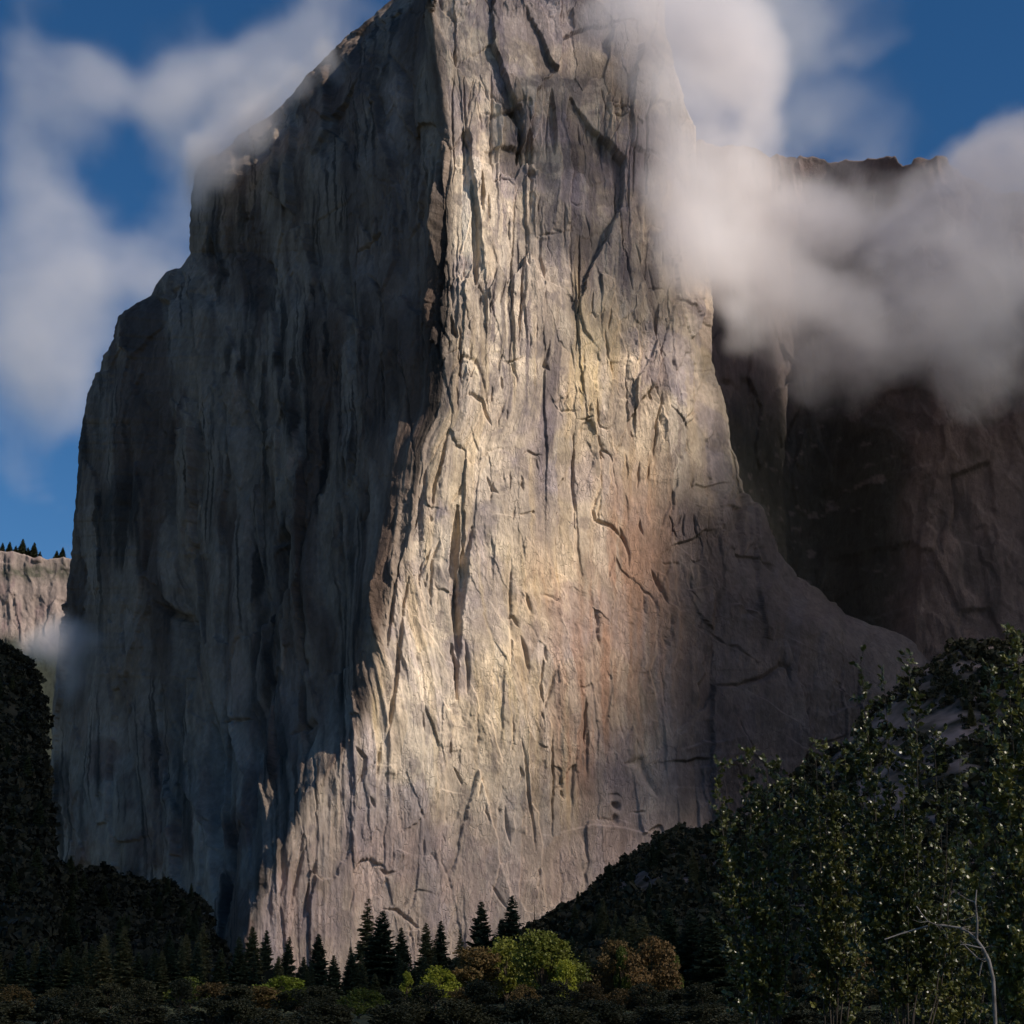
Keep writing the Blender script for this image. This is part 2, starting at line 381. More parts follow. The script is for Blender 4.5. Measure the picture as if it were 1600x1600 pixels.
feature([(640, 900), (630, 960), (622, 1040), (612, 1110), (606, 1150)], 3, 7, 'slot')
feature([(812, 995), (820, 1020), (825, 1050)], 2, 5, 'crack')
feature([(849, 1010), (851, 1035)], 1.8, 4, 'crack')
feature([(865, 1050), (858, 1080), (848, 1112)], 2.5, 5, 'crack')
feature([(818, 930), (822, 945), (826, 962)], 1.8, 4, 'crack')
feature([(790, 970), (800, 966), (808, 982)], 1.8, 4, 'crack')
feature([(556, 1168), (570, 1185), (568, 1210), (560, 1225)], 3, 6, 'slot')
feature([(596, 1160), (590, 1195), (588, 1220)], 2, 5, 'crack')
feature([(578, 1245), (585, 1262)], 2, 4, 'crack')
feature([(480, 1315), (470, 1350), (462, 1385), (456, 1420)], 2, 5, 'crack')
feature([(496, 1345), (486, 1390), (474, 1440)], 4, 6, 'slot')
feature([(600, 1420), (622, 1422), (640, 1436), (658, 1452)], 2.2, 5, 'crack')
feature([(595, 1358), (606, 1366), (618, 1362)], 2, 4, 'crack')
feature([(810, 1198), (815, 1212), (808, 1226)], 1.6, 4, 'crack')
feature([(788, 1260), (790, 1290), (796, 1320)], 1.6, 4, 'crack')
feature([(768, 1384), (778, 1400), (790, 1420)], 1.5, 4, 'crack')
feature([(905, 1170), (895, 1210), (892, 1270)], 3, -4, 'step')
feature([(975, 1195), (1000, 1190), (1010, 1220), (1024, 1245)], 7, 5, 'crack')
feature([(955, 1255), (965, 1266)], 5, 6, 'crack')
feature([(956, 1272), (960, 1290)], 5, 5, 'crack')
feature([(880, 1300), (920, 1290), (960, 1292), (1000, 1300), (1030, 1302)], 5, 2.5, 'step')
feature([(1078, 868), (1110, 900), (1150, 945), (1180, 975), (1215, 992)], 7, 9, 'step')
feature([(1112, 1072), (1150, 1072), (1190, 1060), (1215, 1042), (1226, 1045), (1230, 1072)], 3, 6, 'crack')
feature([(1178, 960), (1160, 960), (1166, 940), (1185, 960)], 9, 5, 'crack')
feature([(1170, 845), (1185, 880), (1200, 900)], 2.5, 5, 'crack')
feature([(1100, 590), (1090, 640), (1066, 660)], 3, 4, 'crack')
feature([(1145, 700), (1155, 780), (1150, 830), (1155, 885)], 9, 9, 'slot')
# shaded face: the tall pale flake, deep chimneys, ledges
feature([(604, 85), (598, 130), (604, 200), (614, 250), (628, 330)], 5, 10, 'step')
feature([(614, 85), (636, 120), (646, 200), (648, 300)], 4, 9, 'crack')
feature([(686, 210), (688, 280), (690, 370), (684, 470), (688, 560)], 4, 10, 'crack')
feature([(560, 395), (590, 375), (600, 365)], 3, 8, 'crack')
feature([(575, 430), (600, 455), (606, 520)], 4, 8, 'crack')
feature([(540, 400), (542, 480), (556, 600)], 5, 9, 'crack')
feature([(330, 370), (336, 420), (330, 440)], 6, 9, 'slot')
feature([(345, 420), (356, 430)], 7, 8, 'slot')
feature([(395, 770), (400, 850), (412, 940), (404, 1060)], 4, 9, 'crack')
feature([(300, 850), (285, 960), (300, 1050), (292, 1120)], 12, 14, 'crack')
feature([(330, 1100), (334, 1180), (326, 1270), (330, 1400)], 9, 14, 'crack')
feature([(440, 1050), (415, 1120), (400, 1200), (396, 1290)], 10, 13, 'crack')
feature([(460, 1150), (490, 1130), (478, 1180)], 4, 8, 'crack')
feature([(425, 850), (450, 840), (440, 900), (430, 990)], 12, 13, 'crack')
feature([(240, 940), (262, 955), (290, 975), (300, 1000)], 6, 9, 'crack')
feature([(205, 650), (210, 760), (200, 900)], 6, 9, 'crack')
feature([(270, 640), (266, 760), (280, 900)], 6, 9, 'crack')
feature([(460, 560), (470, 700), (462, 800)], 6, 8, 'crack')
feature([(345, 1128), (370, 1128), (400, 1126)], 3, 6, 'crack')
feature([(360, 1240), (345, 1300), (340, 1440)], 6, 8, 'crack')
for _ in range(2):
    Hp = np.pad(H, 1, 'edge'); H = (Hp[:-2, 1:-1] + Hp[2:, 1:-1] + Hp[1:-1, :-2] + Hp[1:-1, 2:] + 2 * Hp[1:-1, 1:-1]) / 6
n = normals(G)
if n[NR // 2, NC // 2, 1] > 0: n = -n
n[..., 2] *= .35; n /= np.linalg.norm(n, axis=-1, keepdims=True)
ends = np.ones(NC); ends[:wrap] = np.linspace(0.2, .6, wrap); ends[-wrap:] = np.linspace(.6, .2, wrap)
ledge = 0.55 + .45 * sm(0, .02, np.abs(px - xL) / 700)
G2 = G + n * (H * ends * ledge)[..., None]

# rock colours (water streaks, rust stains, fresh pale scars); some light and shade is painted in too
def blob(cx, cy, rx, ry, rot=0):
    a = math.radians(rot); x = px - cx + 16 * fbm(px / 40, py / 70, 88, 3); y = py - cy + 26 * fbm(px / 40, py / 70, 89, 3)
    xx = x * math.cos(a) + y * math.sin(a); yy = -x * math.sin(a) + y * math.cos(a)
    return np.exp(-((xx / rx) ** 2 + (yy / ry) ** 2))
base = np.array([.44, .36, .29]); pale = np.array([.70, .58, .44]); greyc = np.array([.13, .11, .12]); rust = np.array([.36, .215, .145]); ochre = np.array([.60, .44, .22])
pinkc = np.array([.42, .31, .27])
C = np.ones((NR, NC, 3)) * base
def mixc(c, m):
    global C
    m = np.clip(m, 0, 1)[..., None]; C = C * (1 - m) + c * m
streak = sm(-.15, .4, fbm(W / 9, Z / 160, 101, 4)); streak2 = sm(0., .45, fbm(W / 4, Z / 90, 105, 4)); patch = sm(-.1, .35, fbm(W / 30, Z / 55, 108, 5))
mixc(pale, .5 * patch * face)
mixc(np.array([.72, .64, .53]), (.9 * blob(728, 350, 28, 180) + .6 * blob(770, 420, 40, 110) + .6 * blob(810, 910, 70, 60)) * (.4 + .6 * patch))  # near-white highlight of the upper prow and bright patch, painted into the colour
mixc(pale, (.6 * blob(735, 360, 45, 190) + blob(800, 240, 70, 90) + .9 * blob(820, 920, 110, 80) + .6 * blob(700, 1150, 90, 200) + .5 * blob(1010, 560, 80, 90)) * (.5 + .5 * patch))
mixc(greyc, (1.1 * blob(880, 350, 40, 190) + .9 * blob(975, 250, 55, 120) + .85 * blob(960, 430, 60, 90) + .9 * blob(860, 640, 22, 110) + .7 * blob(850, 760, 20, 90)
    + .9 * blob(740, 110, 70, 55) + .6 * blob(860, 110, 60, 40) + .5 * blob(700, 590, 25, 30)) * (.25 + .75 * streak))
mixc(greyc, .7 * streak2 * face * sm(.1, .5, fbm(U / 70, Z / 90, 120, 2) + .2) * sm(900, 600, py))
mixc(greyc, .5 * sm(.05, .35, fbm(W / 16, Z / 24, 122, 5, .6)) * face)
mixc(np.array([.30, .25, .27]), .55 * sm(0, .3, fbm(U / 55, Z / 75, 124, 4)) * face)
mixc(ochre, .24 * sm(.08, .35, fbm(W / 13, Z / 260, 126, 4)) * face * sm(420, 560, py) * sm(1350, 1150, py))
mixc(greyc, .5 * rough_m * upper * streak)
mixc(ochre, (.8 * blob(905, 560, 18, 150) + .5 * blob(940, 560, 40, 60) + .55 * blob(790, 1080, 60, 110) + .6 * blob(985, 740, 60, 60) + .6 * blob(880, 1230, 25, 110) + .5 * blob(840, 900, 90, 60)+ .5*blob(590,1090,10,70)) * (.5 + .5 * streak2))
mixc(np.array([.29, .185, .125]), .95 * blob(1010, 960, 110, 260) * face * (.5 + .5 * streak2))
mixc(rust, (1.0 * blob(960, 1000, 85, 170, 8) + .6 * blob(930, 1140, 60, 110, 12) + .75 * blob(895, 1210, 18, 90) + .5 * blob(1010, 860, 50, 90) + .4 * blob(870, 900, 60, 60) + .5 * blob(1090, 1080, 60, 120)) * (.3 + .7 * streak))
mixc(np.array([.10, .072, .068]), .93 * sm(990, 1110, px - (py - 900) * .05) * sm(680, 840, py) * face)  # cloud shade on the lower right flank, deepened in the rock colour
mixc(np.array([.17, .14, .15]), (blob(960, 1230, 50, 55) + .8 * blob(1060, 1220, 60, 70)) * .8)  # shade of the dark pocket, painted into the colour
mixc(pinkc, .8 * sm(1230, 1330, py) * face * (.4 + .6 * patch)); mixc(pinkc, .7 * (blob(960, 1330, 80, 40)))
# the shaded face: shade painted in as dark lichen tones, rosy granite below
lf_shade = .45 + .55 * sm(-.3, .3, fbm(W / 26, Z / 240, 131, 4))
mixc(np.array([.095, .066, .052]), lf * (.35 + .65 * lf_shade) * (1 - .4 * sm(950, 1250, py)))
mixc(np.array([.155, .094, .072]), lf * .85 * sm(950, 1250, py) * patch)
mixc(np.array([.027, .022, .019]), lf * .85 * streak * sm(.0, .4, fbm(U / 60, Z / 200, 135, 3) + .1))  # dark streaks painted in for the shade of upright chimneys
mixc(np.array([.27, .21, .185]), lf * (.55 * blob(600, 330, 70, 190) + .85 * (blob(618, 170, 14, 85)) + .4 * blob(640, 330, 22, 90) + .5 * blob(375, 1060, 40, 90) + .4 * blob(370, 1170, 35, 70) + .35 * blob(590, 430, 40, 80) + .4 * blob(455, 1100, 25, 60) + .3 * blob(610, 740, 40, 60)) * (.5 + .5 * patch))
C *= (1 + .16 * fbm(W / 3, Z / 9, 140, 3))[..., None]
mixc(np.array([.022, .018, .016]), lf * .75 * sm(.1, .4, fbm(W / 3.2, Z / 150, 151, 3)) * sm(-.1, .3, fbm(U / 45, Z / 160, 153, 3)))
# every slab has its own age and tone, with a crisp edge
tone = (SL[0][1] - .5) * .36 + (SL[1][1] - .5) * (.34 + .2 * upper) + (SL[2][1] - .5) * .16 * (.4 + rough_m)
C *= (1 + tone * (1 - .45 * lower_face) * (1 - .3 * lf))[..., None]
wrm = (SL[1][2] - .5)[..., None] * np.array([.05, 0, -.07]); C *= 1 + wrm
C = np.clip(C, .015, 2); C = C / np.maximum(1, C.max(-1, keepdims=True) / .74)
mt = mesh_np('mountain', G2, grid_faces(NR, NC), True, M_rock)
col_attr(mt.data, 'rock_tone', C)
tag(mt, 'huge granite mountain with a sunlit face right of its prow and a shaded face left', kind='structure')
cliff_pts = (px, py, G2)

# ------------------------------------------------------------------ the wall behind, right
def wall_mesh(name, pxs, pys, Dfun, rim, seed, mat, amp=1.0, colfun=None, label=None, nr=420, nc=420, back=260):
    xs = np.linspace(*pxs, nc)[None, :]; v = np.linspace(0, 1, nr)[:, None]
    r = rim(xs[0])[None, :] + 3.5 * fbm(xs / 9, xs * 0 + seed, seed, 4)
    yy = r + (pys - r) * np.clip((v - .06) / .94, 0, 1); xx = xs + 0 * v
    DD = Dfun(xx, yy); g = P(xx, yy, DD)
    bk = np.clip((.06 - v) / .06, 0, 1) * (1 + 0 * xx)
    U_ = xx * 1.0 * DD / F; Z_ = g[..., 2]
    W_ = U_ + 8 * fbm(U_ / 50, Z_ / 80, seed + 1, 3)
    f1, f2, ids, ox, oy = worley(W_ / 38, Z_ / 95, seed + 2); f1b, f2b, idb, oxb, oyb = worley(W_ / 13, Z_ / 34, seed + 3)
    h = 14 * fbm(W_ / 110, Z_ / 300, seed + 4, 4) + 9 * ridge(W_ / 50, Z_ / 220, seed + 5, 3) + 4.5 * (ids[0] - .5) * 2 + 2 * (idb[0] - .5) * 2 + 1.6 * fbm(W_ / 8, Z_ / 14, seed + 6, 4, .6)
    g[..., 1] -= h * amp * (1 - bk)
    g[..., 1] += back * bk; g[..., 2] += 8 * bk
    o = mesh_np(name, g, grid_faces(nr, nc), True, mat)
    col_attr(o.data, 'rock_tone', colfun(xx, yy, U_, Z_))
    tag(o, label, kind='structure'); return o, xx, yy, g
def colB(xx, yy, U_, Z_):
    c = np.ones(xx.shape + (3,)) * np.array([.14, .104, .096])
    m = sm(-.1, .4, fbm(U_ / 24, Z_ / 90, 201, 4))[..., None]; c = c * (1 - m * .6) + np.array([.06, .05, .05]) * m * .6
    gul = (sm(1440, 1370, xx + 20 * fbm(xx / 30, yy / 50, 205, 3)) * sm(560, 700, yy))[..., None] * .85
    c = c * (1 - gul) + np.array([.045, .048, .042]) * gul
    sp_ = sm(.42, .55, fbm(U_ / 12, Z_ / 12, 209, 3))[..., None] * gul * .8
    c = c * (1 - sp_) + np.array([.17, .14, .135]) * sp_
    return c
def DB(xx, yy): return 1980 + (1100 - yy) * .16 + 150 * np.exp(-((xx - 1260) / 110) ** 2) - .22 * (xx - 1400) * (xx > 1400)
rimB = lambda x: np.interp(x, [900, 1150, 1230, 1300, 1380, 1400, 1405, 1425, 1428, 1478, 1482, 1560, 1700, 1900], [180, 225, 243, 250, 246, 244, 256, 258, 248, 249, 262, 300, 310, 330])
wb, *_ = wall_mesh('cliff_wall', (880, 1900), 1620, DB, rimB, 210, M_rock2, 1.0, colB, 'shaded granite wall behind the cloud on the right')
# far cliff on the left
def colC(xx, yy, U_, Z_):
    c = np.ones(xx.shape + (3,)) * np.array([.27, .215, .19])
    m = (np.exp(-((yy - 895 + 5 * fbm(xx / 10, yy / 10, 303, 3)) / 13) ** 2) * (.5 + .5 * sm(-.2, .2, fbm(xx / 7, yy / 6, 305, 3))))[..., None] * .85
    c = c * (1 - m) + np.array([.06, .065, .045]) * m
    m = sm(0, .35, fbm(U_ / 14, Z_ / 50, 307, 4))[..., None]; c = c * (1 - m * .5) + np.array([.22, .15, .15]) * m * .5
    d = sm(985, 1020, yy + 14 * fbm(xx / 20, xx * 0, 309, 2) - (xx - 40) * .2)[..., None]
    return c * (1 - d) + np.array([.03, .035, .025]) * d
def DC(xx, yy): return 3300 + (1560 - yy) * .35 - 500 * sm(960, 1250, yy)
rimC = lambda x: np.interp(x, [-700, -100, 0, 40, 60, 110, 200, 300], [830, 850, 862, 866, 872, 872, 870, 880])
wc, *_ = wall_mesh('far_cliff', (-500, 260), 1600, DC, rimC, 310, M_far, .8, colC, 'small distant sunlit cliff at the left behind the mountain', nr=420, nc=400, back=500)

# ------------------------------------------------------------------ ground and talus slopes
gx = np.concatenate([-np.geomspace(12000, 400, 24), np.linspace(-380, 380, 60), np.geomspace(400, 12000, 24)])
gy = np.concatenate([np.linspace(-400, 700, 90), np.geomspace(715, 16000, 40)])
XX, YY = np.meshgrid(gx, gy)
ZZ = .5 * fbm(XX / 30, YY / 30, 401, 3) * sm(5, 60, np.hypot(XX, YY))
ground = mesh_np('ground', np.stack([XX, YY, ZZ], -1), grid_faces(len(gy), len(gx)), True, M_ground)
tag(ground, kind='structure')

def slope_mat():
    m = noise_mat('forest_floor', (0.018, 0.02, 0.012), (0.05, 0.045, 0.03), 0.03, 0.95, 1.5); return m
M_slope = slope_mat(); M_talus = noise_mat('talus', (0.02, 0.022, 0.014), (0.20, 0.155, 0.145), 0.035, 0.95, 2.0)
def hill(name, xs, crest, Dc, Db, pyb, mat, label, seed, nr=160, nc=200, rough=3.0):
    X = np.linspace(xs[0], xs[1], nc)[None, :]; v = np.linspace(0, 1, nr)[:, None]
    cr = crest(X[0])[None, :]
    t = np.clip((v - .12) / .88, 0, 1)
    yy = cr + (pyb - cr) * t; xx = X + 0 * v
    DD = Dc(X) + (Db(X) - Dc(X)) * t
    g = P(xx, yy, DD)
    b = np.clip((.12 - v) / .12, 0, 1)
    g[..., 0] *= 1 + 160 * b / g[..., 1]; g[..., 1] += 160 * b; g[..., 2] -= 90 * b * b
    g[..., 2] += rough * fbm(g[..., 0] / 25, g[..., 1] / 25, seed, 4) * np.minimum(1, .3 + t * 4)
    o = mesh_np(name, g, grid_faces(nr, nc), True, mat); tag(o, label, kind='structure')
    return g, xx, yy
ci = lambda pts: (lambda x: np.interp(x, [p[0] for p in pts], [p[1] for p in pts]))
crestR = ci([(640, 1562), (700, 1532), (740, 1500), (780, 1478), (830, 1455), (870, 1438), (900, 1420), (930, 1392), (960, 1366), (1000, 1330), (1030, 1310), (1080, 1302), (1110, 1300), (1180, 1262), (1240, 1220), (1300, 1180), (1370, 1110), (1440, 1050), (1500, 1010), (1620, 1000), (1800, 1010), (2100, 1000)])
hillR = hill('right_slope', (640, 2100), crestR, lambda x: 1250 + .1 * (x - 900), lambda x: 560 + 0 * x, 1566, M_talus, 'dark wooded talus slope rising at the right below the cliff', 411, nc=300)
crestL = ci([(-500, 1020), (-200, 1020), (0, 1005), (30, 1030), (48, 1048), (60, 1090), (62, 1200), (64, 1310), (80, 1352), (110, 1362), (150, 1362), (180, 1374), (230, 1382), (270, 1386), (300, 1410), (316, 1445), (330, 1490), (360, 1530), (420, 1562)])
hillL = hill('left_slope', (-500, 420), crestL, lambda x: 1350 + 0 * x, lambda x: 560 + 0 * x, 1566, M_slope, 'black wooded slope at the lower left below the shaded face', 421, nc=420)

# ------------------------------------------------------------------ trees
rng = np.random.RandomState(7)
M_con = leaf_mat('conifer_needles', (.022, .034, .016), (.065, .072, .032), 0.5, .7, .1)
M_conl = leaf_mat('sunlit_conifer_needles', (.06, .065, .025), (.17, .14, .06), 0.5, .7, .15)  # lighter copy of the needles with sunlight put into its colour
M_oakg = leaf_mat('green_leaves', (.06, .08, .012), (.20, .20, .03), 0.35, .6, .3)
M_oaky = leaf_mat('yellow_green_leaves', (.10, .13, .012), (.30, .30, .03), 0.35, .6, .35)
M_oakb = leaf_mat('brown_leaves', (.06, .04, .015), (.17, .11, .035), 0.35, .7, .25)
M_oako = leaf_mat('orange_leaves', (.09, .055, .02), (.20, .12, .045), 0.35, .7, .3)
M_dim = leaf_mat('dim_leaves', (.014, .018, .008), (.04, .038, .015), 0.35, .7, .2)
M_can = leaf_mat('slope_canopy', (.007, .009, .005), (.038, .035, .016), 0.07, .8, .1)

def tube(path, rad, sides=6):
    path = np.array(path, float); V = []; Fc = []
    for i, p in enumerate(path):
        d = path[min(i + 1, len(path) - 1)] - path[max(i - 1, 0)]; d /= np.linalg.norm(d) + 1e-9
        a = np.cross(d, [0.3, 0.9, 0.2]); a /= np.linalg.norm(a) + 1e-9; b = np.cross(d, a)
        for k in range(sides):
            q = 2 * math.pi * k / sides; V.append(p + rad[i] * (a * math.cos(q) + b * math.sin(q)))
    for i in range(len(path) - 1):
        for k in range(sides):
            Fc.append((i * sides + k, i * sides + (k + 1) % sides, (i + 1) * sides + (k + 1) % sides, (i + 1) * sides + k))
    return np.array(V), np.array(Fc, int)
def join(parts):
    V = []; Fc = []; o = 0
    for v, f in parts: V.append(v); Fc.append(f + o); o += len(v)
    return np.concatenate(V), np.concatenate(Fc)
def quads(cen, nx, ny):
    """one quad per row: centre, two half axes"""
    V = np.stack([cen - nx - ny, cen + nx - ny * .6, cen + nx * .8 + ny, cen - nx + ny * .8], 1).reshape(-1, 3)
    return V, np.arange(len(V)).reshape(-1, 4)
def rdir(r, n):
    v = r.normal(size=(n, 3)); return v / np.linalg.norm(v, axis=1, keepdims=True)
def conifer_meshes(seed, slim, dens, gap=0.0):
    """unit tree, height 1; crown half width slim"""
    r = np.random.RandomState(seed)
    tr = tube([(0, 0, -.03), (0.002, 0, .2), (-.002, .002, .5), (0, 0, .8), (0, 0, .985)], [.014, .012, .0085, .004, .0012], 7)
    cen = []; ax = []; ay = []; br = []
    nb = int(230 * dens)
    for i in range(nb):
        h = .07 + .915 * (i + r.rand()) / nb; q = (1 - h)
        prof = slim * (q ** .8) * (1.0 if h > .25 else .65 + 1.4 * h) * (.70 + .42 * r.rand()) * (1.15 if r.rand() < .12 else 1) + .006
        if r.rand() < gap: continue
        az = r.rand() * 2 * math.pi; dv = np.array([math.cos(az), math.sin(az), 0]); droop = -.28 + .5 * h + .12 * r.randn()
        m = max(3, int(prof * 150)); ts = np.linspace(.12, 1, m) ** .85
        for tq in ts:
            c = dv * prof * tq + np.array([0, 0, h + prof * (droop * tq + .16 * tq * tq)])
            wd = (.017 + .028 * slim / .2 * (1 - tq) + .01 * r.rand()) * (.22 + 1.15 * q)
            for _ in range(3):
                sd = np.array([-dv[1], dv[0], 0]) * r.choice([-1, 1]); a = dv * .55 + sd * (.7 + .4 * r.rand()) + np.array([0, 0, -.25 + .35 * r.rand()])
                a /= np.linalg.norm(a); b = np.cross(a, rdir(r, 1)[0]); b /= np.linalg.norm(b)
                cen.append(c + a * wd * .6 + rdir(r, 1)[0] * .004); ax.append(a * wd); ay.append(b * wd * .30)
    cr = quads(np.array(cen), np.array(ax), np.array(ay))
    return tr, cr
def tree_pair(name, tr, cr, mt_, mc):
    a = mesh_np('trunk', *tr, True, mt_, link=False); b = mesh_np('crown', *cr, False, mc, link=False); return a, b
CON = [(conifer_meshes(1, .16, 1.0), 'c'), (conifer_meshes(2, .21, 1.1), 'c'), (conifer_meshes(3, .125, .9, .18), 'c'), (conifer_meshes(4, .25, 1.1), 'c')]
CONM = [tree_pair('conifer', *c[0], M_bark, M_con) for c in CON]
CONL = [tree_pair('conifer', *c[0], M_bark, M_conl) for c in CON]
def put(name, pair, loc, sx, sz, rz, label, cat, group, parts=('trunk', 'crown')):
    e = bpy.data.objects.new(name, None); sc.collection.objects.link(e)
    e.location = loc; e.scale = (sx, sx, sz); e.rotation_euler = (0, 0, rz); e.empty_display_size = .1
    tag(e, label, cat, group)
    for nm, me in zip(parts, pair):
        if me is None: continue
        o = bpy.data.objects.new(nm, me); sc.collection.objects.link(o); o.parent = e
    return e
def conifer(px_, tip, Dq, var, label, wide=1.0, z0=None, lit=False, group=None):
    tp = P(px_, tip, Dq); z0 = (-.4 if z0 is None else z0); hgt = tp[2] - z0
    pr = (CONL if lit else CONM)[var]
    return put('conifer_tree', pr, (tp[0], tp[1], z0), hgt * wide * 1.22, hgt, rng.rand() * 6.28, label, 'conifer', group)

prom = [  # tip px, tip py, distance, kind, width, sunlit, label
 (575, 1403, 640, 2, 1.15, True, 'tallest slim golden conifer with open bristly branches against the sunlit cliff'),
 (598, 1421, 620, 1, 1.15, False, 'broad black conifer just right of the tall golden conifer'),
 (627, 1448, 650, 1, .9, False, 'shorter dark conifer leaning into the right side of the broad black conifer'),
 (641, 1490, 700, 2, .9, False, 'tiny conifer tip between the broad black conifer and the reddish pair'),
 (666, 1440, 680, 0, 1.1, True, 'reddish green conifer, left one of the pair under the arched crack'),
 (689, 1437, 690, 0, 1.1, False, 'bluish dark conifer, right one of the pair under the arched crack'),
 (719, 1453, 740, 2, 1.0, True, 'small faint conifer alone between the conifer pair and the pointed dark conifer'),
 (752, 1407, 700, 1, .95, False, 'symmetrical pointed dark conifer standing on the toe of the right slope'),
 (784, 1434, 690, 3, .9, False, 'low bushy conifer against the left of the conifer with a thin lacy top'),
 (800, 1397, 690, 0, 1.15, False, 'tall conifer with a thin lacy top on the rising slope'),
 (498, 1458, 560, 3, .9, False, 'rounded deep green conifer in front of the foot of the sunlit cliff'),
 (548, 1478, 600, 0, .9, False, 'narrow conifer immediately left of the tall golden conifer'),
 (452, 1462, 640, 0, 1.0, False, 'dusky conifer before the cracked foot of the prow'),
 (417, 1452, 660, 1, .8, False, 'dark conifer at the very corner where shade meets the sunlit foot'),
 (395, 1446, 600, 1, .9, True, 'olive conifer just left of the sunlit corner of the cliff foot'),
 (374, 1462, 580, 0, 1.1, False, 'black green conifer second to the left of the sunlit cliff corner'),
 (318, 1440, 640, 0, 1.0, True, 'faint olive conifer at the right end of the black left slope'),
 (195, 1445, 520, 1, .9, True, 'brownish green conifer in front of the black left slope'),
]
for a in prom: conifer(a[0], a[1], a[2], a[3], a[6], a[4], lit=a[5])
# snag on the slope and small tree on the crest
gR, xxR, yyR = hillR; gL, xxL, yyL = hillL
def on_hill(g, xx, yy, x, y):
    k = np.argmin((xx - x) ** 2 + (yy - y) ** 2); return g.reshape(-1, 3)[k]
for (x, yb, h, vv, lb) in [(862, 1440, 14, 1, 'little lone conifer on the crest of the right slope'), (786, 1482, 9, 0, 'very small conifer on the crest beside the lacy conifer'), (930, 1396, 7, 3, 'tiny rounded conifer high on the crest of the right slope')]:
    p = on_hill(gR, xxR, yyR, x, yb); put('conifer_tree', CONM[vv], (p[0], p[1], p[2] - 1), h, h, 1, lb, 'conifer', None)
p = on_hill(gR, xxR, yyR, 837, 1455)
sn = tube([(0, 0, -1), (.1, 0, 6), (-.1, .1, 13), (.05, 0, 20)], [.55, .42, .28, .08], 7); b1 = tube([(0, 0, 9), (1.4, .2, 10.2)], [.15, .05], 5); b2 = tube([(0, 0, 13), (-1.1, .1, 14)], [.12, .04], 5)
so = mesh_np('dead_tree', *join([sn, b1, b2]), True, M_bark); so.location = p; tag(so, 'bare dead snag on the crest of the right slope', 'dead tree')

# the forest strips: rows of conifers across the valley floor and up the slope
def too_close(x, D_, lst, m):
    return any(abs(x - a) < m and abs(D_ - b) < 40 for a, b in lst)
used = []
def strip(n, x0, x1, tipf, D0, D1, label, group, seed, litp=.3):
    r = np.random.RandomState(seed); c = 0; tries = 0
    while c < n and tries < n * 20:
        tries += 1
        x = r.uniform(x0, x1); Dq = r.uniform(D0, D1)
        if too_close(x, Dq, used, 9): continue
        used.append((x, Dq)); tip = tipf(x) + r.uniform(-14, 34)
        v_ = r.choice([0, 1, 1, 3, 2]); w_ = r.uniform(.8, 1.15); l_ = r.rand() < litp
        conifer(x, tip, Dq, v_, ['slim', 'full', 'thin gappy', 'bushy'][v_] + (' olive ' if l_ else ' black green ') + label, w_, lit=l_, group=group); c += 1
strip(34, -40, 400, lambda x: np.interp(x, [0, 150, 300, 400], [1480, 1462, 1468, 1475]), 480, 640, 'conifer in the forest before the black left slope', 'conifers before the left slope', 5, .35)
strip(26, 395, 720, lambda x: np.interp(x, [400, 560, 700], [1492, 1500, 1502]), 440, 600, 'low conifer in the forest belt below the sunlit cliff', 'conifers at the cliff foot', 6, .2)
strip(36, 860, 1640, lambda x: np.interp(x, [860, 950, 1100, 1300, 1640], [1480, 1440, 1425, 1430, 1420]), 470, 620, 'conifer in the forest below the right slope', 'conifers before the right slope', 8, .4)
r8 = np.random.RandomState(81)
for k in range(70):
    x = r8.uniform(900, 1640); y0 = float(crestR(x)); y = y0 + (1540 - y0) * r8.uniform(.12, .8)
    p = on_hill(gR, xxR, yyR, x, y); h = r8.uniform(14, 27)
    put('conifer_tree', (CONL if r8.rand() < .3 else CONM)[r8.choice([0, 1, 1, 3])], (p[0], p[1], p[2] - 1), h * r8.uniform(.8, 1.1), h, r8.rand() * 6, 'shadowy conifer growing on the wooded right slope', 'conifer', 'conifers on the right slope')
for k in range(60):
    x = r8.uniform(-20, 310); y0 = float(crestL(x)); y = y0 + (1540 - y0) * r8.uniform(.03, .8)
    p = on_hill(gL, xxL, yyL, x, y); h = r8.uniform(12, 24)
    put('conifer_tree', CONM[r8.choice([0, 1, 1, 3])], (p[0], p[1], p[2] - 1), h * r8.uniform(.9, 1.3), h, r8.rand() * 6, 'black conifer growing on the dark left slope', 'conifer', 'conifers on the left slope')
# tiny trees on the rim of the far cliff
for (x, h, lb) in [(14, 34, 'leftmost tiny tree on the rim of the far cliff'), (34, 44, 'tallest tiny tree on the rim of the far cliff'), (52, 42, 'slender tiny tree second tallest on the far rim'), (62, 24, 'smallest tree on the far rim right of the slender tree'), (88, 26, 'round dark tree on the far rim beside the gap'), (97, 34, 'tiny tree on the far rim nearest the mountain edge'), (3, 30, 'tiny tree on the far rim cut by the picture edge'), (24, 26, 'low tree on the far rim left of the tallest'), (43, 26, 'low tree on the far rim between the two tallest')]:
    y = float(rimC(np.array([x]))[0]); q = P(x, y, DC(x, y) + 12)
    put('conifer_tree', CONM[3 if x in (88, 24, 43) else 1], (q[0], q[1], q[2] - 7), h * 1.5, h, x, lb, 'tree', 'trees on the far cliff rim')

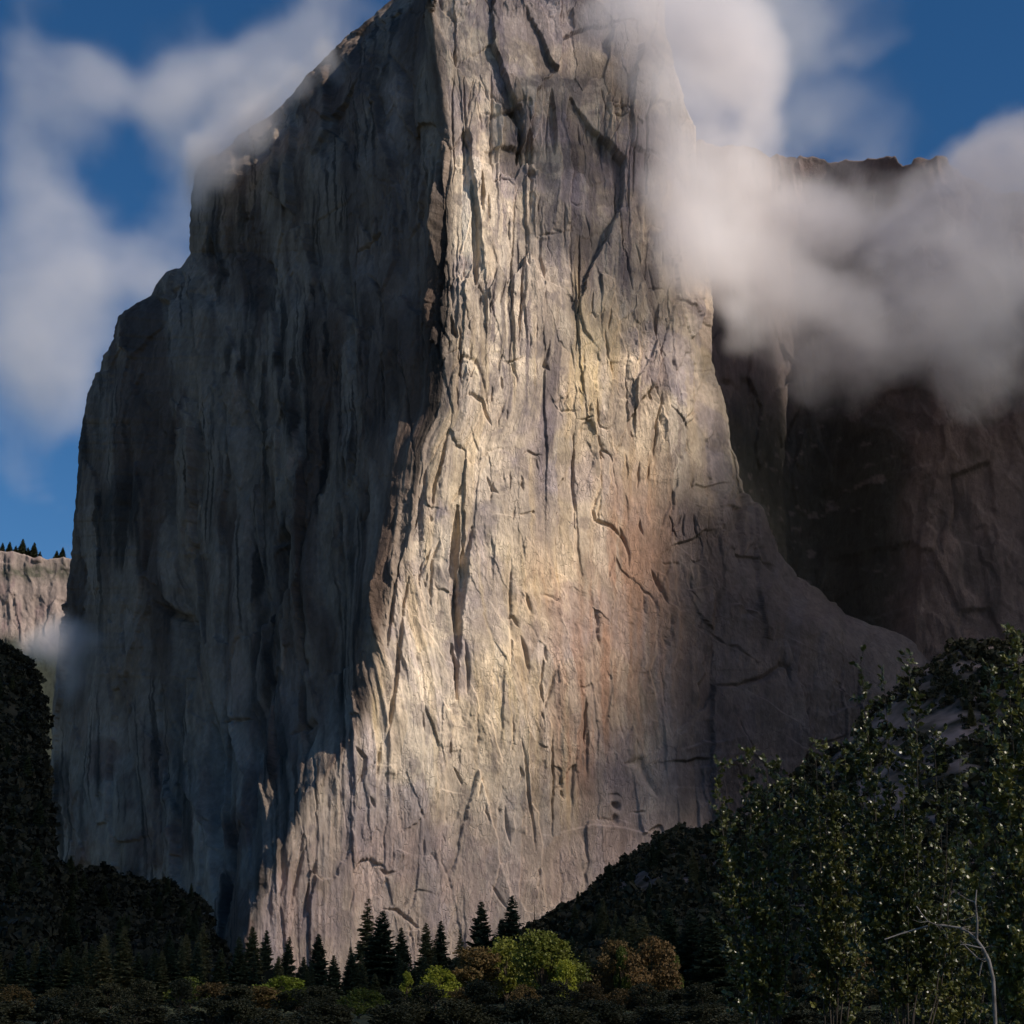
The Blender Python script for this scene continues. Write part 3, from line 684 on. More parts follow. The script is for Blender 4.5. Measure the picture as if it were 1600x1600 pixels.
def broad_meshes(seed, nleaf, lobes, wide=.62, leaf=.02):
    """unit tree (height 1): trunk with limbs, crown as leaf quads gathered on lobes"""
    r = np.random.RandomState(seed); L = []
    for k in range(lobes):
        a = r.rand() * 6.28; h = r.uniform(.30, .92); rad = wide * (.75 - .75 * abs(h - .5) ** 1.3 * 1.6) * r.uniform(.35, .95)
        L.append((np.array([math.cos(a) * rad, math.sin(a) * rad, h * .95]), r.uniform(.09, .18)))
    L.append((np.array([0, 0, .86]), .15))
    parts = [tube([(0, 0, -.03), (.01, 0, .12), (-.01, .01, .28), (0, 0, .5)], [.035, .028, .024, .012], 8)]
    for c, rr in L:
        st = np.array([0, 0, r.uniform(.12, .35)]); mid = (st + c) / 2 + np.array([0, 0, -.03]); parts.append(tube([st, mid, c], [.014, .009, .003], 5))
    cen = []
    per = nleaf // len(L)
    for c, rr in L:
        d = rdir(r, per); rad = rr * (.55 + .5 * r.rand(per) ** .5) * (1 + .25 * np.sin(d[:, 0] * 7 + d[:, 2] * 5 + seed))
        q = c + d * rad[:, None] * np.array([1.1, 1.1, .8]); keep = vn3(q[:, 0] * 14, q[:, 1] * 14, q[:, 2] * 14, 3) > -.45
        cen.append(q[keep])
    cen = np.concatenate(cen); a = rdir(r, len(cen)); b = np.cross(a, rdir(r, len(cen))); b /= np.linalg.norm(b, axis=1, keepdims=True) + 1e-6
    s = leaf * r.uniform(.5, 1.2, (len(cen), 1)); b = np.cross(a, b) * .8
    return join(parts), quads(cen, a * s, b * s)
BR = [broad_meshes(11, 9000, 22, .62, .016), broad_meshes(12, 7000, 17, .5, .017), broad_meshes(13, 6500, 14, .7, .018), broad_meshes(14, 6000, 15, .42, .018)]
def broad(px_, tip, Dq, hw, var, mat, label, group=None, yb=None):
    tp = P(px_, tip, Dq); h = tp[2] + .3; w = hw * 1.3 * Dq / F / .62
    key = (var, mat.name)
    if key not in BRM: BRM[key] = tree_pair('broad', *BR[var], M_bark, mat)
    return put('broadleaf_tree', BRM[key], (tp[0], tp[1], -.3), w, h, px_ * .37, label, 'tree', group)
BRM = {}
for a in [
 (848, 1451, 330, 62, 0, M_oakg, 'large round olive green tree, brightest at the foot of the right slope'),
 (792, 1463, 345, 52, 2, M_oakg, 'brown and green tree touching the left of the large olive tree'),
 (748, 1480, 335, 56, 1, M_oakb, 'low russet brown tree left of the brown and green tree'),
 (883, 1500, 300, 26, 1, M_oaky, 'small yellow green tree under the right side of the large olive tree'),
 (680, 1508, 320, 34, 2, M_oaky, 'bright yellow green tree below the conifer pair'),
 (636, 1518, 330, 16, 3, M_oaky, 'small yellow green bush like tree right of the broad black conifer'),
 (955, 1466, 340, 42, 0, M_oakb, 'olive brown tree left of the orange tree'),
 (972, 1478, 335, 18, 3, M_oakg, 'greener tree squeezed between the olive brown and orange trees'),
 (1017, 1462, 335, 44, 2, M_oako, 'rusty orange autumn tree right of centre'),
 (1056, 1492, 350, 14, 3, M_oakg, 'small green tree at the right foot of the orange tree'),
 (1352, 1482, 300, 44, 0, M_oakb, 'dull gold brown tree low at the right under the bare branch'),
 (1165, 1516, 300, 12, 3, M_oaky, 'tiny yellow green tree alone in the dark right forest'),
 (440, 1524, 330, 44, 2, M_oaky, 'yellow green tree low below the foot of the prow'),
 (300, 1526, 330, 34, 2, M_oakg, 'dim green tree low in front of the black left slope'),
 (1265, 1510, 330, 18, 1, M_oakb, 'small brownish tree left of the dull gold brown tree'),
]: broad(*a)
rb = np.random.RandomState(17)
for k in range(34):
    x = -20 + k * 49 + rb.uniform(-14, 14)
    q_ = rb.randint(4)
    broad(x, rb.uniform(1528, 1545), rb.uniform(170, 250), rb.uniform(26, 44), rb.choice([0, 1, 2]), [M_oakb, M_dim, M_oakg if k % 3 == 0 else M_dim, M_dim][q_], ['russet brown', 'very dark', 'light green' if k % 3 == 0 else 'very dark', 'very dark'][q_] + ' low bush at the forest edge ' + ['left of the golden conifer', 'between golden conifer and orange tree', 'right of the orange tree'][int(x > 575) + int(x > 1017)], 'bushes along the forest edge')

for k in range(30):
    x = -30 + k * 57 + rb.uniform(-14, 14)
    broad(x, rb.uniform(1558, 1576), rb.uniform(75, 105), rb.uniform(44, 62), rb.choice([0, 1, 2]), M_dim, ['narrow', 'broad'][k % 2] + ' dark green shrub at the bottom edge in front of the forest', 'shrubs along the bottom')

# wooded cover of the slopes, a mass nobody could count
def canopy(name, hl, n, seed, size, dens, label):
    g, xx, yy = hl; r = np.random.RandomState(seed); gg = g.reshape(-1, 3); X = xx.ravel(); Y = yy.ravel()
    ar = np.linalg.norm(np.cross(np.gradient(g, axis=0), np.gradient(g, axis=1)), axis=-1).ravel(); w = dens(X, Y) * ar; pick = r.choice(len(gg), n, p=w / w.sum()); c = gg[pick] + r.normal(size=(n, 3)) * [3, 3, 0]
    per = 48; sz = np.clip(np.exp(r.normal(size=n) * .38), .5, 2.2) * size * .85
    d = rdir(r, n * per).reshape(n, per, 3); d[..., 2] = np.abs(d[..., 2]) * 1.3 - .1
    cen = (c[:, None] + d * sz[:, None, None] * r.uniform(.55, 1.05, (n, per, 1))).reshape(-1, 3)
    a = rdir(r, n * per); b = np.cross(a, rdir(r, n * per)); b /= np.linalg.norm(b, axis=1, keepdims=True) + 1e-6
    s = np.repeat(sz, per)[:, None] * r.uniform(.14, .34, (n * per, 1))
    o = mesh_np(name, *quads(cen, a * s, b * s), False, M_can); tag(o, label, kind='stuff'); return o
def dR(X, Y):
    cr = crestR(X); rock = np.exp(-(((X - 1010) / 45) ** 2 + ((Y - 1385) / 14) ** 2)) + np.exp(-(((X - 1400) / 100) ** 2 + ((Y - 1235) / 45) ** 2)) + .8 * np.exp(-(((X - 1400) / 250) ** 2 + ((Y - 1130) / 60) ** 2))
    return (Y >= cr) * np.clip(1 - rock, .06, 1) * (X < 1650)
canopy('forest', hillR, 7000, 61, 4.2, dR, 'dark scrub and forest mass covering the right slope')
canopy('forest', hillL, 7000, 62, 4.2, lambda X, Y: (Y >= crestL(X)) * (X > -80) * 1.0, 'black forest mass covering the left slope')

# ------------------------------------------------------------------ near trees at the right
M_leaf = leaf_mat('glossy_leaves', (.042, .050, .011), (.14, .135, .03), 3.0, .36, .2, .6)
def leaves(pts, dirs, r, size):
    """pointed oval leaves, eight corners each drawn as three quads"""
    n = len(pts); a = dirs + .9 * rdir(r, n); a /= np.linalg.norm(a, axis=1, keepdims=True)
    b = np.cross(a, rdir(r, n)); b /= np.linalg.norm(b, axis=1, keepdims=True); nn = np.cross(a, b)
    s = size * r.uniform(.6, 1.2, (n, 1)); A = a * s; B = b * s * .36; K = nn * s * .12
    pt = [pts, pts + A * .3 + B, pts + A * .3 - B, pts + A * .7 + B * .9 - K, pts + A * .7 - B * .9 - K, pts + A * 1.05 - K * 2, pts + A * .3 + K, pts + A * .7]
    V = np.stack(pt, 1).reshape(-1, 3); o = np.arange(n)[:, None] * 8
    Fq = np.concatenate([o + [0, 6, 1, 1], o + [0, 2, 2, 6]], 0)
    q = [[0, 2, 6, 1], [2, 4, 7, 6], [6, 7, 3, 1], [7, 4, 5, 3]]
    Fq = np.concatenate([o + np.array(k) for k in q], 0)
    return V, Fq
def shoot_tree(name, base_px, Dq, shoots, seed, label, cat='tree', leafsize=.08, dens=27, branch_top=None, group=None):
    """shoots: (tip px, tip py, start height fraction, spread)"""
    r = np.random.RandomState(seed); b = P(base_px, 1560, Dq); b[2] = -.05
    e = bpy.data.objects.new(name, None); sc.collection.objects.link(e); e.location = b; tag(e, label, cat, group)
    tops = [P(s[0], s[1], Dq + s[2]) - b for s in shoots]
    hmax = max(t_[2] for t_ in tops); tw = []; LP = []; LD = []
    mean = np.mean(tops, 0); forkh = hmax * .12
    fk = np.array([mean[0] * .15, 0, forkh])
    tr = tube([(0, 0, -.1), fk * .5 + [.02, 0, 0], fk], [.07, .055, .045], 8); limbs = []
    for tpt, s in zip(tops, shoots):
        n_ = 9; ts = np.linspace(0, 1, n_)[:, None]
        ctl = fk + (tpt - fk) * np.array([.75, .75, .35])
        path = (1 - ts) ** 2 * fk + 2 * ts * (1 - ts) * ctl + ts ** 2 * tpt + r.normal(size=(n_, 3)) * .02
        path[-1] = tpt
        limbs.append(tube(path, np.linspace(.016, .003, n_), 5))
        ln = np.linalg.norm(np.diff(path, axis=0), axis=1).sum()
        nt = int(ln * 7.5 * s[3])
        for _ in range(nt):
            q = r.uniform(.22, 1) ** .8; i = min(int(q * (n_ - 1)), n_ - 2); f = q * (n_ - 1) - i
            st = path[i] * (1 - f) + path[i + 1] * f
            dd = rdir(r, 1)[0]; dd[2] = abs(dd[2]) * .9 + .35; dd /= np.linalg.norm(dd)
            lt = r.uniform(.12, .5) * (1.25 - q) * 1.5 + .05; en = st + dd * lt
            limbs.append(tube([st, (st + en) / 2 + rdir(r, 1)[0] * .02, en], [.005, .0035, .002], 3)) if _ % 2 == 0 else None
            m = max(4, int(lt * dens * 1.5)); qq = r.rand(m, 1); LP.append(st + (en - st) * qq); LD.append(np.repeat(dd[None], m, 0))
    LP = np.concatenate(LP); LD = np.concatenate(LD)
    for nm, (v, f), mt_ in (('trunk', tr, M_bark), ('branches', join(limbs), M_twig), ('leaves', leaves(LP, LD, r, leafsize), M_leaf)):
        mesh_np(nm, v, f, nm != 'leaves', mt_, e)
    return e
shoot_tree('sapling', 1400, 22, [(1345, 1035, 0, 1.6), (1332, 1120, .2, 1.5), (1380, 1052, .4, 1.1), (1420, 1030, 0, 1.6), (1432, 1085, -.2, 1.4), (1385, 1150, .3, 1.6), (1355, 1180, 0, 1.4), (1460, 1150, .2, 1.2), (1322, 1220, .4, 1.3), (1410, 1230, -.3, 1.4), (1480, 1235, 0, 1.2), (1500, 1180, .5, 1.0)], 71,
    'tall leafy sapling with two glittering upright tops in front of the right cliff')
shoot_tree('sapling', 1620, 19, [(1588, 985, 0, 1.5), (1576, 1060, .2, 1.2), (1548, 1045, .3, 1.0), (1560, 1120, 0, 1.3), (1600, 1150, 0, 1.5), (1545, 1210, .3, 1.3), (1530, 1290, .2, 1.5), (1585, 1290, 0, 1.6), (1500, 1330, .4, 1.2), (1520, 1370, .1, 1.2), (1570, 1400, 0, 1.3), (1620, 1100, 0, 1.3)], 72,
    'glossy leaved young tree cut by the right edge of the picture')
shoot_tree('sapling', 1290, 24, [(1272, 1140, 0, 1.1), (1255, 1178, .2, 1.2), (1286, 1165, .2, 1.2), (1300, 1200, 0, 1.3), (1320, 1165, 0, 1.0), (1262, 1235, .3, 1.4), (1300, 1260, 0, 1.4), (1340, 1270, .1, 1.3)], 73,
    'middle height sapling just left of the tallest sapling')
shoot_tree('sapling', 1190, 23, [(1122, 1192, 0, 1.3), (1166, 1168, .1, 1.4), (1160, 1215, .2, 1.2), (1198, 1196, 0, 1.1), (1216, 1188, .2, 1.3), (1238, 1192, 0, .9), (1130, 1250, .1, 1.2), (1185, 1255, .1, 1.3), (1225, 1245, 0, 1.3)], 74,
    'lowest sapling with four separate leafy spires before the dim cliff')
shoot_tree('sapling', 1500, 25, [(1470, 1290, 0, 1.3), (1440, 1320, .2, 1.3), (1400, 1300, .1, 1.2), (1500, 1280, 0, 1.3), (1360, 1340, .2, 1.2), (1540, 1340, 0, 1.2), (1300, 1350, 0, 1.0), (1420, 1380, 0, 1.0)], 75,
    'dark tangled young tree filling the space below the tallest sapling')
# bare pale branch
bb = P(1556, 1600, 17)
def bt(pts, r0, r1): 
    q = np.array([P(x, y, 17 + dz) - bb for x, y, dz in pts]); return tube(q, np.linspace(r0, r1, len(q)), 6)
br_ = join([bt([(1560, 1700, 0), (1552, 1530, 0), (1545, 1500, 0), (1536, 1482, 0), (1526, 1468, .1), (1512, 1456, .1), (1500, 1450, .2), (1480, 1447, .2), (1462, 1445, .3), (1450, 1440, .3), (1440, 1428, .3), (1432, 1416, .4)], .02, .006),
    bt([(1545, 1500, 0), (1528, 1498, .1), (1508, 1478, .2), (1500, 1470, .2)], .012, .005), bt([(1526, 1468, .1), (1527, 1440, 0), (1524, 1410, 0), (1526, 1390, 0)], .014, .006), bt([(1425, 1454, .4), (1405, 1460, .4), (1382, 1468, .4)], .010, .006),
    bt([(1450, 1447, .3), (1425, 1454, .4)], .011, .010), bt([(1536, 1482, 0), (1510, 1476, 0), (1500, 1476, 0)], .008, .004), bt([(1540, 1490, 0), (1534, 1505, .1), (1530, 1525, .1)], .01, .006), bt([(1524, 1410, 0), (1510, 1405, .1), (1496, 1395, .1)], .007, .003)])
rt = np.random.RandomState(5); tw_ = [br_]
for k in range(26):
    i = rt.choice([(1545, 1500), (1536, 1482), (1526, 1468), (1512, 1456), (1500, 1450), (1480, 1447), (1462, 1445), (1450, 1440), (1525, 1430), (1405, 1460), (1510, 1476)][0:11].__len__()); bx_, by_ = [(1545, 1500), (1536, 1482), (1526, 1468), (1512, 1456), (1500, 1450), (1480, 1447), (1462, 1445), (1450, 1440), (1525, 1430), (1405, 1460), (1510, 1476)][i]
    a = rt.uniform(0, 6.28); l = rt.uniform(8, 26); ex, ey = bx_ + l * math.cos(a), by_ + l * math.sin(a) * .8
    tw_.append(bt([(bx_, by_, .1), ((bx_ + ex) / 2 + rt.normal() * 2, (by_ + ey) / 2 + rt.normal() * 2, .1), (ex, ey, rt.uniform(-.2, .3))], .004, .0015))
br_ = join(tw_)
bo = mesh_np('bare_branch', *br_, True, M_pale_bark); bo.location = bb; tag(bo, 'bare pale forked branch low at the right beside the picture edge', 'branch')

# ------------------------------------------------------------------ clouds
def vol_mat(name, dens, aniso=0.2, color=(.955, .935, .95)):
    m = bpy.data.materials.new(name); m.use_nodes = True
    N = m.node_tree.nodes; L = m.node_tree.links; N.remove(N['Principled BSDF'])
    v = N.new('ShaderNodeVolumePrincipled'); v.inputs['Color'].default_value = (*color, 1); v.inputs['Density'].default_value = dens
    v.inputs['Anisotropy'].default_value = aniso
    L.new(v.outputs[0], N['Material Output'].inputs['Volume']); return m
def cloud(name, lo, hi, vox, fun, mat, label):
    lo = np.array(lo, float); hi = np.array(hi, float); n = np.maximum(2, np.round((hi - lo) / vox).astype(int) + 1)
    ax = [np.linspace(lo[k], hi[k], n[k]) for k in range(3)]
    X, Y, Z_ = np.meshgrid(*ax, indexing='ij'); d = fun(X, Y, Z_)
    fade = 1.0
    for k, A in enumerate((X, Y, Z_)): fade = fade * sm(0, 3 * vox, A - lo[k]) * sm(0, 3 * vox, hi[k] - A)
    d = (np.clip(d, 0, None) * fade).astype(np.float32).ravel()
    me = bpy.data.meshes.new(name); me.vertices.add(len(d))
    co = np.stack([X, Y, Z_], -1).astype(np.float32); me.vertices.foreach_set('co', co.ravel())
    a = me.attributes.new('thickness', 'FLOAT', 'POINT'); a.data.foreach_set('value', d); me.materials.append(mat)
    o = bpy.data.objects.new(name, me); sc.collection.objects.link(o); tag(o, label, kind='stuff')
    ng = bpy.data.node_groups.new(name + '_grid', 'GeometryNodeTree')
    ng.interface.new_socket('Geometry', in_out='INPUT', socket_type='NodeSocketGeometry'); ng.interface.new_socket('Geometry', in_out='OUTPUT', socket_type='NodeSocketGeometry')
    N = ng.nodes; L = ng.links; gi = N.new('NodeGroupInput'); go = N.new('NodeGroupOutput')
    vc = N.new('GeometryNodeVolumeCube'); vc.inputs['Min'].default_value = lo; vc.inputs['Max'].default_value = hi
    for k, c in enumerate('XYZ'): vc.inputs['Resolution ' + c].default_value = int(n[k])
    ps = N.new('GeometryNodeInputPosition'); s1 = N.new('ShaderNodeVectorMath'); s1.operation = 'SUBTRACT'; s1.inputs[1].default_value = lo
    L.new(ps.outputs[0], s1.inputs[0]); s2 = N.new('ShaderNodeVectorMath'); s2.operation = 'DIVIDE'; s2.inputs[1].default_value = (hi - lo) / (n - 1); L.new(s1.outputs[0], s2.inputs[0])
    s3 = N.new('ShaderNodeVectorMath'); s3.operation = 'ADD'; s3.inputs[1].default_value = (.5, .5, .5); L.new(s2.outputs[0], s3.inputs[0])
    s4 = N.new('ShaderNodeVectorMath'); s4.operation = 'FLOOR'; L.new(s3.outputs[0], s4.inputs[0])
    s5 = N.new('ShaderNodeVectorMath'); s5.operation = 'DOT_PRODUCT'; s5.inputs[1].default_value = (float(n[1] * n[2]), float(n[2]), 1.0); L.new(s4.outputs[0], s5.inputs[0])
    si = N.new('GeometryNodeSampleIndex'); si.data_type = 'FLOAT'; si.domain = 'POINT'; si.clamp = True
    na = N.new('GeometryNodeInputNamedAttribute'); na.data_type = 'FLOAT'; na.inputs['Name'].default_value = 'thickness'
    L.new(gi.outputs[0], si.inputs['Geometry']); L.new(na.outputs[0], si.inputs['Value'])
    cv = N.new('FunctionNodeFloatToInt'); cv.rounding_mode = 'ROUND'; L.new(s5.outputs['Value'], cv.inputs[0]); L.new(cv.outputs[0], si.inputs['Index'])
    L.new(si.outputs[0], vc.inputs['Density'])
    sm_ = N.new('GeometryNodeSetMaterial'); sm_.inputs['Material'].default_value = mat
    L.new(vc.outputs[0], sm_.inputs['Geometry']); L.new(sm_.outputs[0], go.inputs[0])
    md = o.modifiers.new('grid', 'NODES'); md.node_group = ng
    return o
def puffs(L_):
    """soft ellipsoids: (px, py, distance, half width px, half height px, half depth m, weight)"""
    Q = []
    for (x, y, D_, rx, ry, rz, w) in L_:
        k = D_ / F / math.cos(PITCH) ; Q.append((P(x, y, D_), rx * k, rz, ry * k * 1.12, w))
    def f(X, Y, Z_):
        s = np.zeros(X.shape)
        for c, a, b, h, w in Q: s = s + w * np.exp(-(((X - c[0]) / a) ** 2 + ((Y - c[1]) / b) ** 2 + ((Z_ - c[2]) / h) ** 2))
        return s
    return f
fA = puffs([(1060, 20, 1640, 110, 70, 110, 1.2), (1120, 100, 1640, 90, 80, 120, 1.3), (1150, 210, 1640, 80, 90, 120, 1.3), (1110, 330, 1620, 85, 80, 110, 1.3), (1060, 250, 1600, 45, 60, 60, .5),
    (1070, 420, 1610, 50, 60, 60, .6), (950, 60, 1600, 70, 45, 50, .8), (1000, 90, 1600, 60, 50, 60, .9), (1080, 170, 1600, 60, 60, 80, 1.0), (1130, 280, 1620, 70, 70, 90, 1.0), (1060, 330, 1600, 55, 90, 60, .75), (1040, 130, 1600, 60, 60, 60, .6), (1080, 560, 1590, 35, 50, 40, .35), (1030, 40, 1580, 60, 60, 60, 1.0), (1062, 130, 1575, 45, 60, 55, 1.0), (1078, 215, 1575, 42, 60, 50, .95), (1090, 300, 1580, 40, 60, 50, .9), (1105, 400, 1570, 40, 60, 50, .8), (1122, 490, 1580, 36, 50, 45, .7), (1000, 120, 1570, 60, 60, 40, .45), (965, 30, 1570, 60, 40, 45, .75), (1020, 250, 1570, 36, 60, 40, .5), (1200, 140, 1660, 40, 60, 90, .8), (1110, 400, 1610, 60, 60, 80, .9), (1150, 500, 1650, 50, 60, 70, .9), (1165, 580, 1680, 40, 45, 60, .7), (1400, 560, 1800, 160, 50, 100, .9),
    (1250, 300, 1750, 100, 70, 130, 1.1), (1200, 430, 1740, 90, 70, 130, 1.2), (1330, 400, 1760, 130, 90, 150, 1.3), (1290, 520, 1750, 110, 60, 130, 1.2), (1450, 350, 1780, 110, 70, 150, 1.2), (1450, 470, 1780, 140, 80, 150, 1.3),
    (1570, 300, 1800, 90, 80, 150, 1.2), (1600, 420, 1800, 100, 95, 110, 1.1), (1610, 300, 1790, 70, 50, 70, .8), (1520, 270, 1800, 45, 35, 80, .9), (1590, 235, 1800, 45, 45, 90, 1.0), (1300, 250, 1900, 120, 35, 50, .5), (1270, 610, 1780, 70, 40, 90, .7), (1480, 590, 1850, 190, 45, 90, .6), (1650, 560, 1850, 80, 50, 60, .5), (1190, 560, 1780, 50, 50, 60, .35)])
holes = puffs([(1110, 480, 1640, 28, 30, 300, 1.3), (1190, 350, 1700, 20, 60, 300, .35), (1370, 300, 1780, 26, 34, 300, .6), (1440, 262, 1780, 40, 12, 400, 1.6), (1160, 500, 1700, 30, 24, 300, .6), (1290, 270, 1700, 60, 14, 300, .4)])
def dA(X, Y, Z_):
    wx = 40 * fbm3(X / 120, Y / 120, Z_ / 120, 2, 3); wz = 40 * fbm3(X / 120, Y / 120, Z_ / 120, 3, 3)
    n1 = fbm3((X + wx) / 150, Y / 150, (Z_ + wz) / 110, 5, 5, .62)
    s = 1 - np.exp(-1.3 * np.clip(fA(X + wx, Y, Z_ + wz) - .75 * holes(X, Y, Z_), 0, None))
    n2 = np.abs(fbm3((X + wx) / 42, Y / 42, (Z_ + wz) / 36, 8, 4, .6))
    return np.clip(s * 1.55 - .66 + 1.5 * n1 * np.clip(s * 1.6, 0, 1) - .5 * n2 * np.clip(1.4 - s, 0, 1), 0, 1) * sm(.14, .5, s)
k = P(1750, 0, 1990)
M_cA = vol_mat('cloud_vapour', .018, .1)
cloud('cloud_bank', (60, 1440, 600), (830, 2010, 1330), 6.5, dA, M_cA, 'white cloud bank wrapped round the right shoulder of the mountain')
fS = puffs([(20, 330, 4600, 110, 260, 200, .6), (60, 620, 4600, 70, 70, 150, .5), (280, 240, 4600, 230, 200, 150, .42), (60, 140, 4600, 70, 60, 200, .6), (400, 130, 4600, 150, 80, 200, .4), (40, 230, 4600, 90, 130, 220, 1.1), (60, 380, 4600, 120, 90, 260, 1.15), (150, 430, 4600, 170, 70, 220, .8), (50, 560, 4600, 120, 70, 220, 1.0), (30, 640, 4600, 60, 60, 200, .9), (380, 110, 4600, 150, 70, 200, .75), (300, 200, 4600, 150, 80, 200, .45), (480, 60, 4600, 90, 60, 200, .8), (150, 120, 4600, 140, 50, 150, .5), (60, 735, 4600, 40, 22, 120, .8), (95, 745, 4600, 30, 20, 120, .8), (20, 705, 4600, 22, 26, 120, .7), (100, 830, 4600, 30, 18, 120, .75), (250, 330, 4600, 80, 140, 200, .45),
    (1240, 120, 4600, 60, 120, 150, .55), (1290, 80, 4600, 70, 30, 150, .6), (1340, 230, 4600, 60, 40, 150, .6), (1220, 210, 4600, 60, 60, 150, .6), (40, -20, 4600, 60, 60, 200, .6), (1100, 0, 4600, 200, 80, 200, .8)])
hS = puffs([(205, 180, 4600, 40, 95, 500, .75), (330, 330, 4600, 60, 90, 500, .5), (110, 60, 4600, 70, 35, 500, .9), (185, 255, 4600, 30, 25, 500, .6), (70, 470, 4600, 34, 20, 500, .7), (75, 690, 4600, 60, 22, 500, .8), (100, 590, 4600, 30, 30, 400, .4), (60, 790, 4600, 60, 30, 400, .8)])
def dS(X, Y, Z_):
    wx = 260 * fbm3(X / 400, Y / 400, Z_ / 400, 6, 4); wz = 260 * fbm3(X / 400, Y / 400, Z_ / 400, 7, 3)
    n1 = fbm3((X + wx) / 480, Y / 480, (Z_ + wz) / 330, 15, 5, .58)
    s = 1 - np.exp(-1.3 * np.clip(fS(X + wx, Y, Z_ + wz) - .42 * hS(X, Y, Z_), 0, None))
    n2 = np.abs(fbm3((X + wx) / 150, Y / 150, (Z_ + wz) / 120, 18, 4, .6))
    return np.clip(s * 1.3 - .36 + 1.6 * n1 - .5 * n2 * np.clip(1.3 - s, 0, 1), 0, 1) * np.clip(s * 1.8, 0, 1)
M_cS = vol_mat('high_cloud_vapour', .0033, .1)
cloud('clouds', (-1700, 4250, 1050), (1750, 4950, 3900), 25, dS, M_cS, 'soft broken clouds in the blue sky behind the mountain')
# thin mist on the left shoulder and a low puff at the left
fW = puffs([(470, 125, 1940, 36, 20, 50, .8), (510, 85, 1920, 30, 20, 50, .8), (330, 250, 2020, 50, 36, 60, 1.0), (385, 200, 1990, 50, 28, 60, .9), (430, 160, 1960, 40, 22, 50, .6), (300, 300, 2040, 26, 50, 60, .5)])
dW = lambda X, Y, Z_: np.clip(fW(X, Y, Z_) + .5 * fbm3(X / 60, Y / 60, Z_ / 60, 25, 4) - .3, 0, 1)
M_cW = vol_mat('thin_mist', .045, .1)
cloud('mist', (-480, 1820, 1040), (-180, 2140, 1370), 9, dW, M_cW, 'thin mist curling over the left shoulder of the mountain')
fV = puffs([(100, 985, 1900, 36, 30, 40, .9), (70, 1010, 1900, 40, 24, 40, .9), (110, 1050, 1900, 30, 45, 40, .8), (150, 1000, 1900, 30, 20, 30, .4)])
dV = lambda X, Y, Z_: np.clip(fV(X, Y, Z_) + .45 * fbm3(X / 50, Y / 50, Z_ / 50, 27, 4) - .3, 0, 1)
cloud('mist', (-680, 1780, 310), (-430, 2010, 520), 8, dV, vol_mat('low_mist', .036, .1), 'small bluish mist puff at the lower left corner of the mountain')
# unseen cloud, added and shaped to shade the forest and lower right cliff
e1_ = np.array([-S[1], S[0], 0]); e1_ /= np.linalg.norm(e1_); e2_ = np.cross(S, e1_); e2_ = e2_ if e2_[2] > 0 else -e2_
pts = []; val = []
def want(p, v):
    p = np.asarray(p).reshape(-1, 3); pts.append(np.stack([p @ e1_, p @ e2_], 1)); val.append(np.broadcast_to(v, (len(p),)))
def shade(x, y):
    edge = np.interp(y, [480, 560, 650, 800, 950, 1100, 1200, 1290, 1330], [1130, 1110, 1100, 1065, 1020, 960, 925, 930, 1080])
    s = .98 * sm(-120, 80, x - edge) * sm(470, 560, y)
    s = np.maximum(s, .56 * sm(1130, 1330, y)); s = np.maximum(s, .5 * sm(215, 110, y))
    return s
pxs, pys, gs = [a[::26, ::26] for a in (cliff_pts[0], cliff_pts[1], cliff_pts[2])]
m_ = pxs > c_nose(pys) - 5
want(gs[m_], shade(pxs[m_], pys[m_]))
fk_ = (cliff_pts[1][::12, -wrap + 1::3] > 460); want(cliff_pts[2][::12, -wrap + 1::3][fk_], .97)
for hl in (hillR, hillL): want(hl[0][4::10, ::10], .93)
gq = np.stack(np.meshgrid(np.linspace(-350, 500, 30), np.linspace(-60, 900, 34), [0.]), -1).reshape(-1, 3)
near = ((gq[:, 1] > 230) & (gq[:, 1] < 420)); want(gq, np.where(near, .4, np.where(gq[:, 1] < 90, .5, .88)))
want(P(*np.meshgrid(np.linspace(1135, 1700, 18), np.linspace(635, 1150, 15)), 1960.), .97)
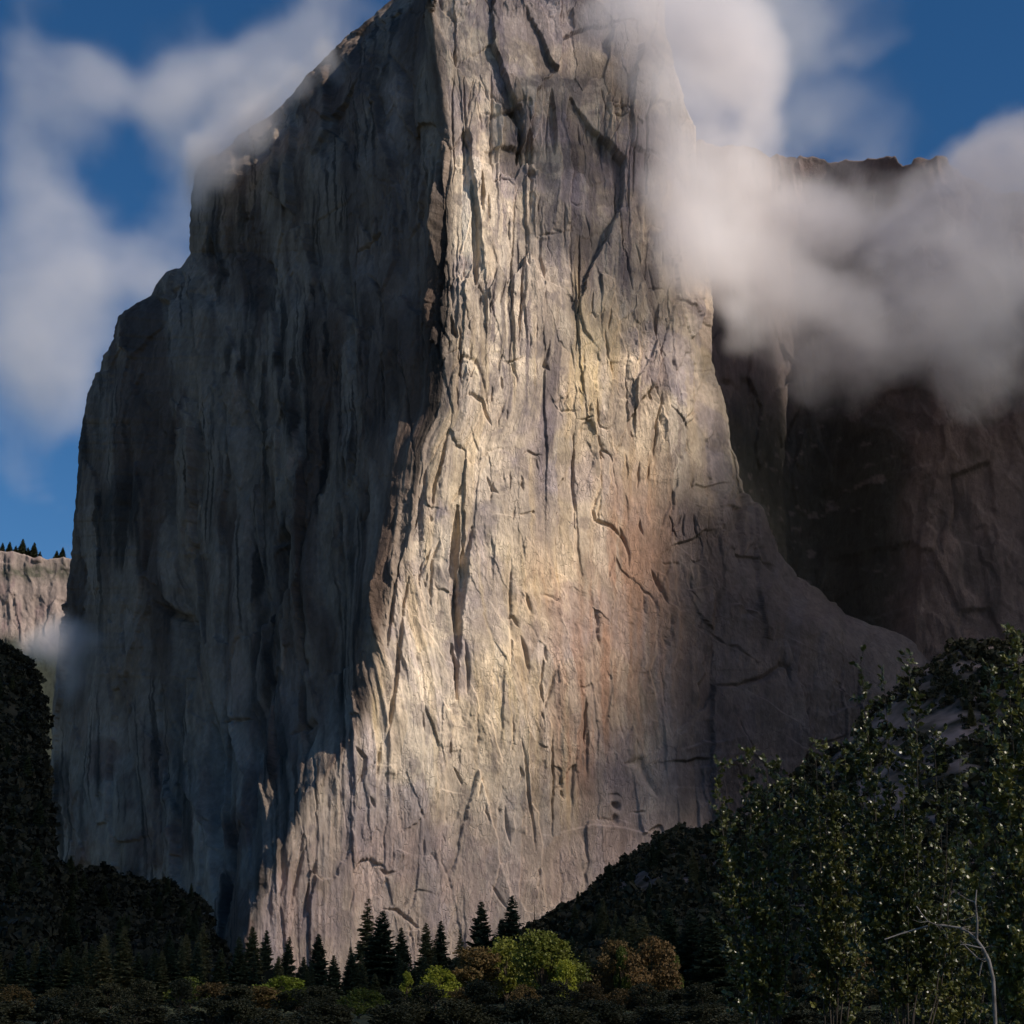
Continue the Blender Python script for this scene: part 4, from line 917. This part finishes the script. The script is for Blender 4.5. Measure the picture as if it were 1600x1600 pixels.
want(P(*np.meshgrid(np.linspace(1000, 1650, 14), np.linspace(60, 480, 10)), 1650.), 0.)
want(P(*np.meshgrid(np.linspace(1100, 1900, 16), np.linspace(150, 545, 10)), 1780.), 0.)
PT = np.concatenate(pts); VL = np.concatenate(val)
ga = np.arange(PT[:, 0].min() - 150, PT[:, 0].max() + 150, 25.); gb = np.arange(PT[:, 1].min() - 150, PT[:, 1].max() + 100, 25.)
SH = np.zeros((len(ga), len(gb)))
for i, a in enumerate(ga):
    d2 = (PT[None, :, 0] - a) ** 2 + (PT[None, :, 1] - gb[:, None]) ** 2; w = np.exp(-d2 / (2 * 24 ** 2)) + 1e-12
    SH[i] = (w * VL).sum(1) / w.sum(1) * np.clip(w.max(1) * 3 + .0, 0, 1)
TAU = -np.log(1 - np.clip(SH, 0, .98))
Q0 = 1500.; c0 = S * Q0
corner = []
off = (np.array([0, 1500, 400]) @ S) + Q0 
for a in (ga[0], ga[-1]):
    for b in (gb[0], gb[-1]):
        for s_ in (off - 150, off + 150): corner.append(a * e1_ + b * e2_ + s_ * S)
corner = np.array(corner)
def dK(X, Y, Z_):
    pos = np.stack([X, Y, Z_], -1); a = pos @ e1_; b = pos @ e2_; s_ = pos @ S - off
    ia = np.clip((a - ga[0]) / 25, 0, len(ga) - 1.001); ib = np.clip((b - gb[0]) / 25, 0, len(gb) - 1.001)
    i0 = ia.astype(int); j0 = ib.astype(int); fa = ia - i0; fb = ib - j0
    tau = TAU[i0, j0] * (1 - fa) * (1 - fb) + TAU[i0 + 1, j0] * fa * (1 - fb) + TAU[i0, j0 + 1] * (1 - fa) * fb + TAU[i0 + 1, j0 + 1] * fa * fb
    inside = (a > ga[0]) & (a < ga[-1]) & (b > gb[0]) & (b < gb[-1])
    return tau * np.exp(-(s_ / 60) ** 2) * inside / (60 * math.sqrt(math.pi)) * 100
lo = corner.min(0); hi = corner.max(0)
cloud('shade_cloud', lo, hi, 32, dK, vol_mat('shade_cloud_vapour', .01, .1), 'unseen cloud added to lay shade on the forest and lower right cliff')
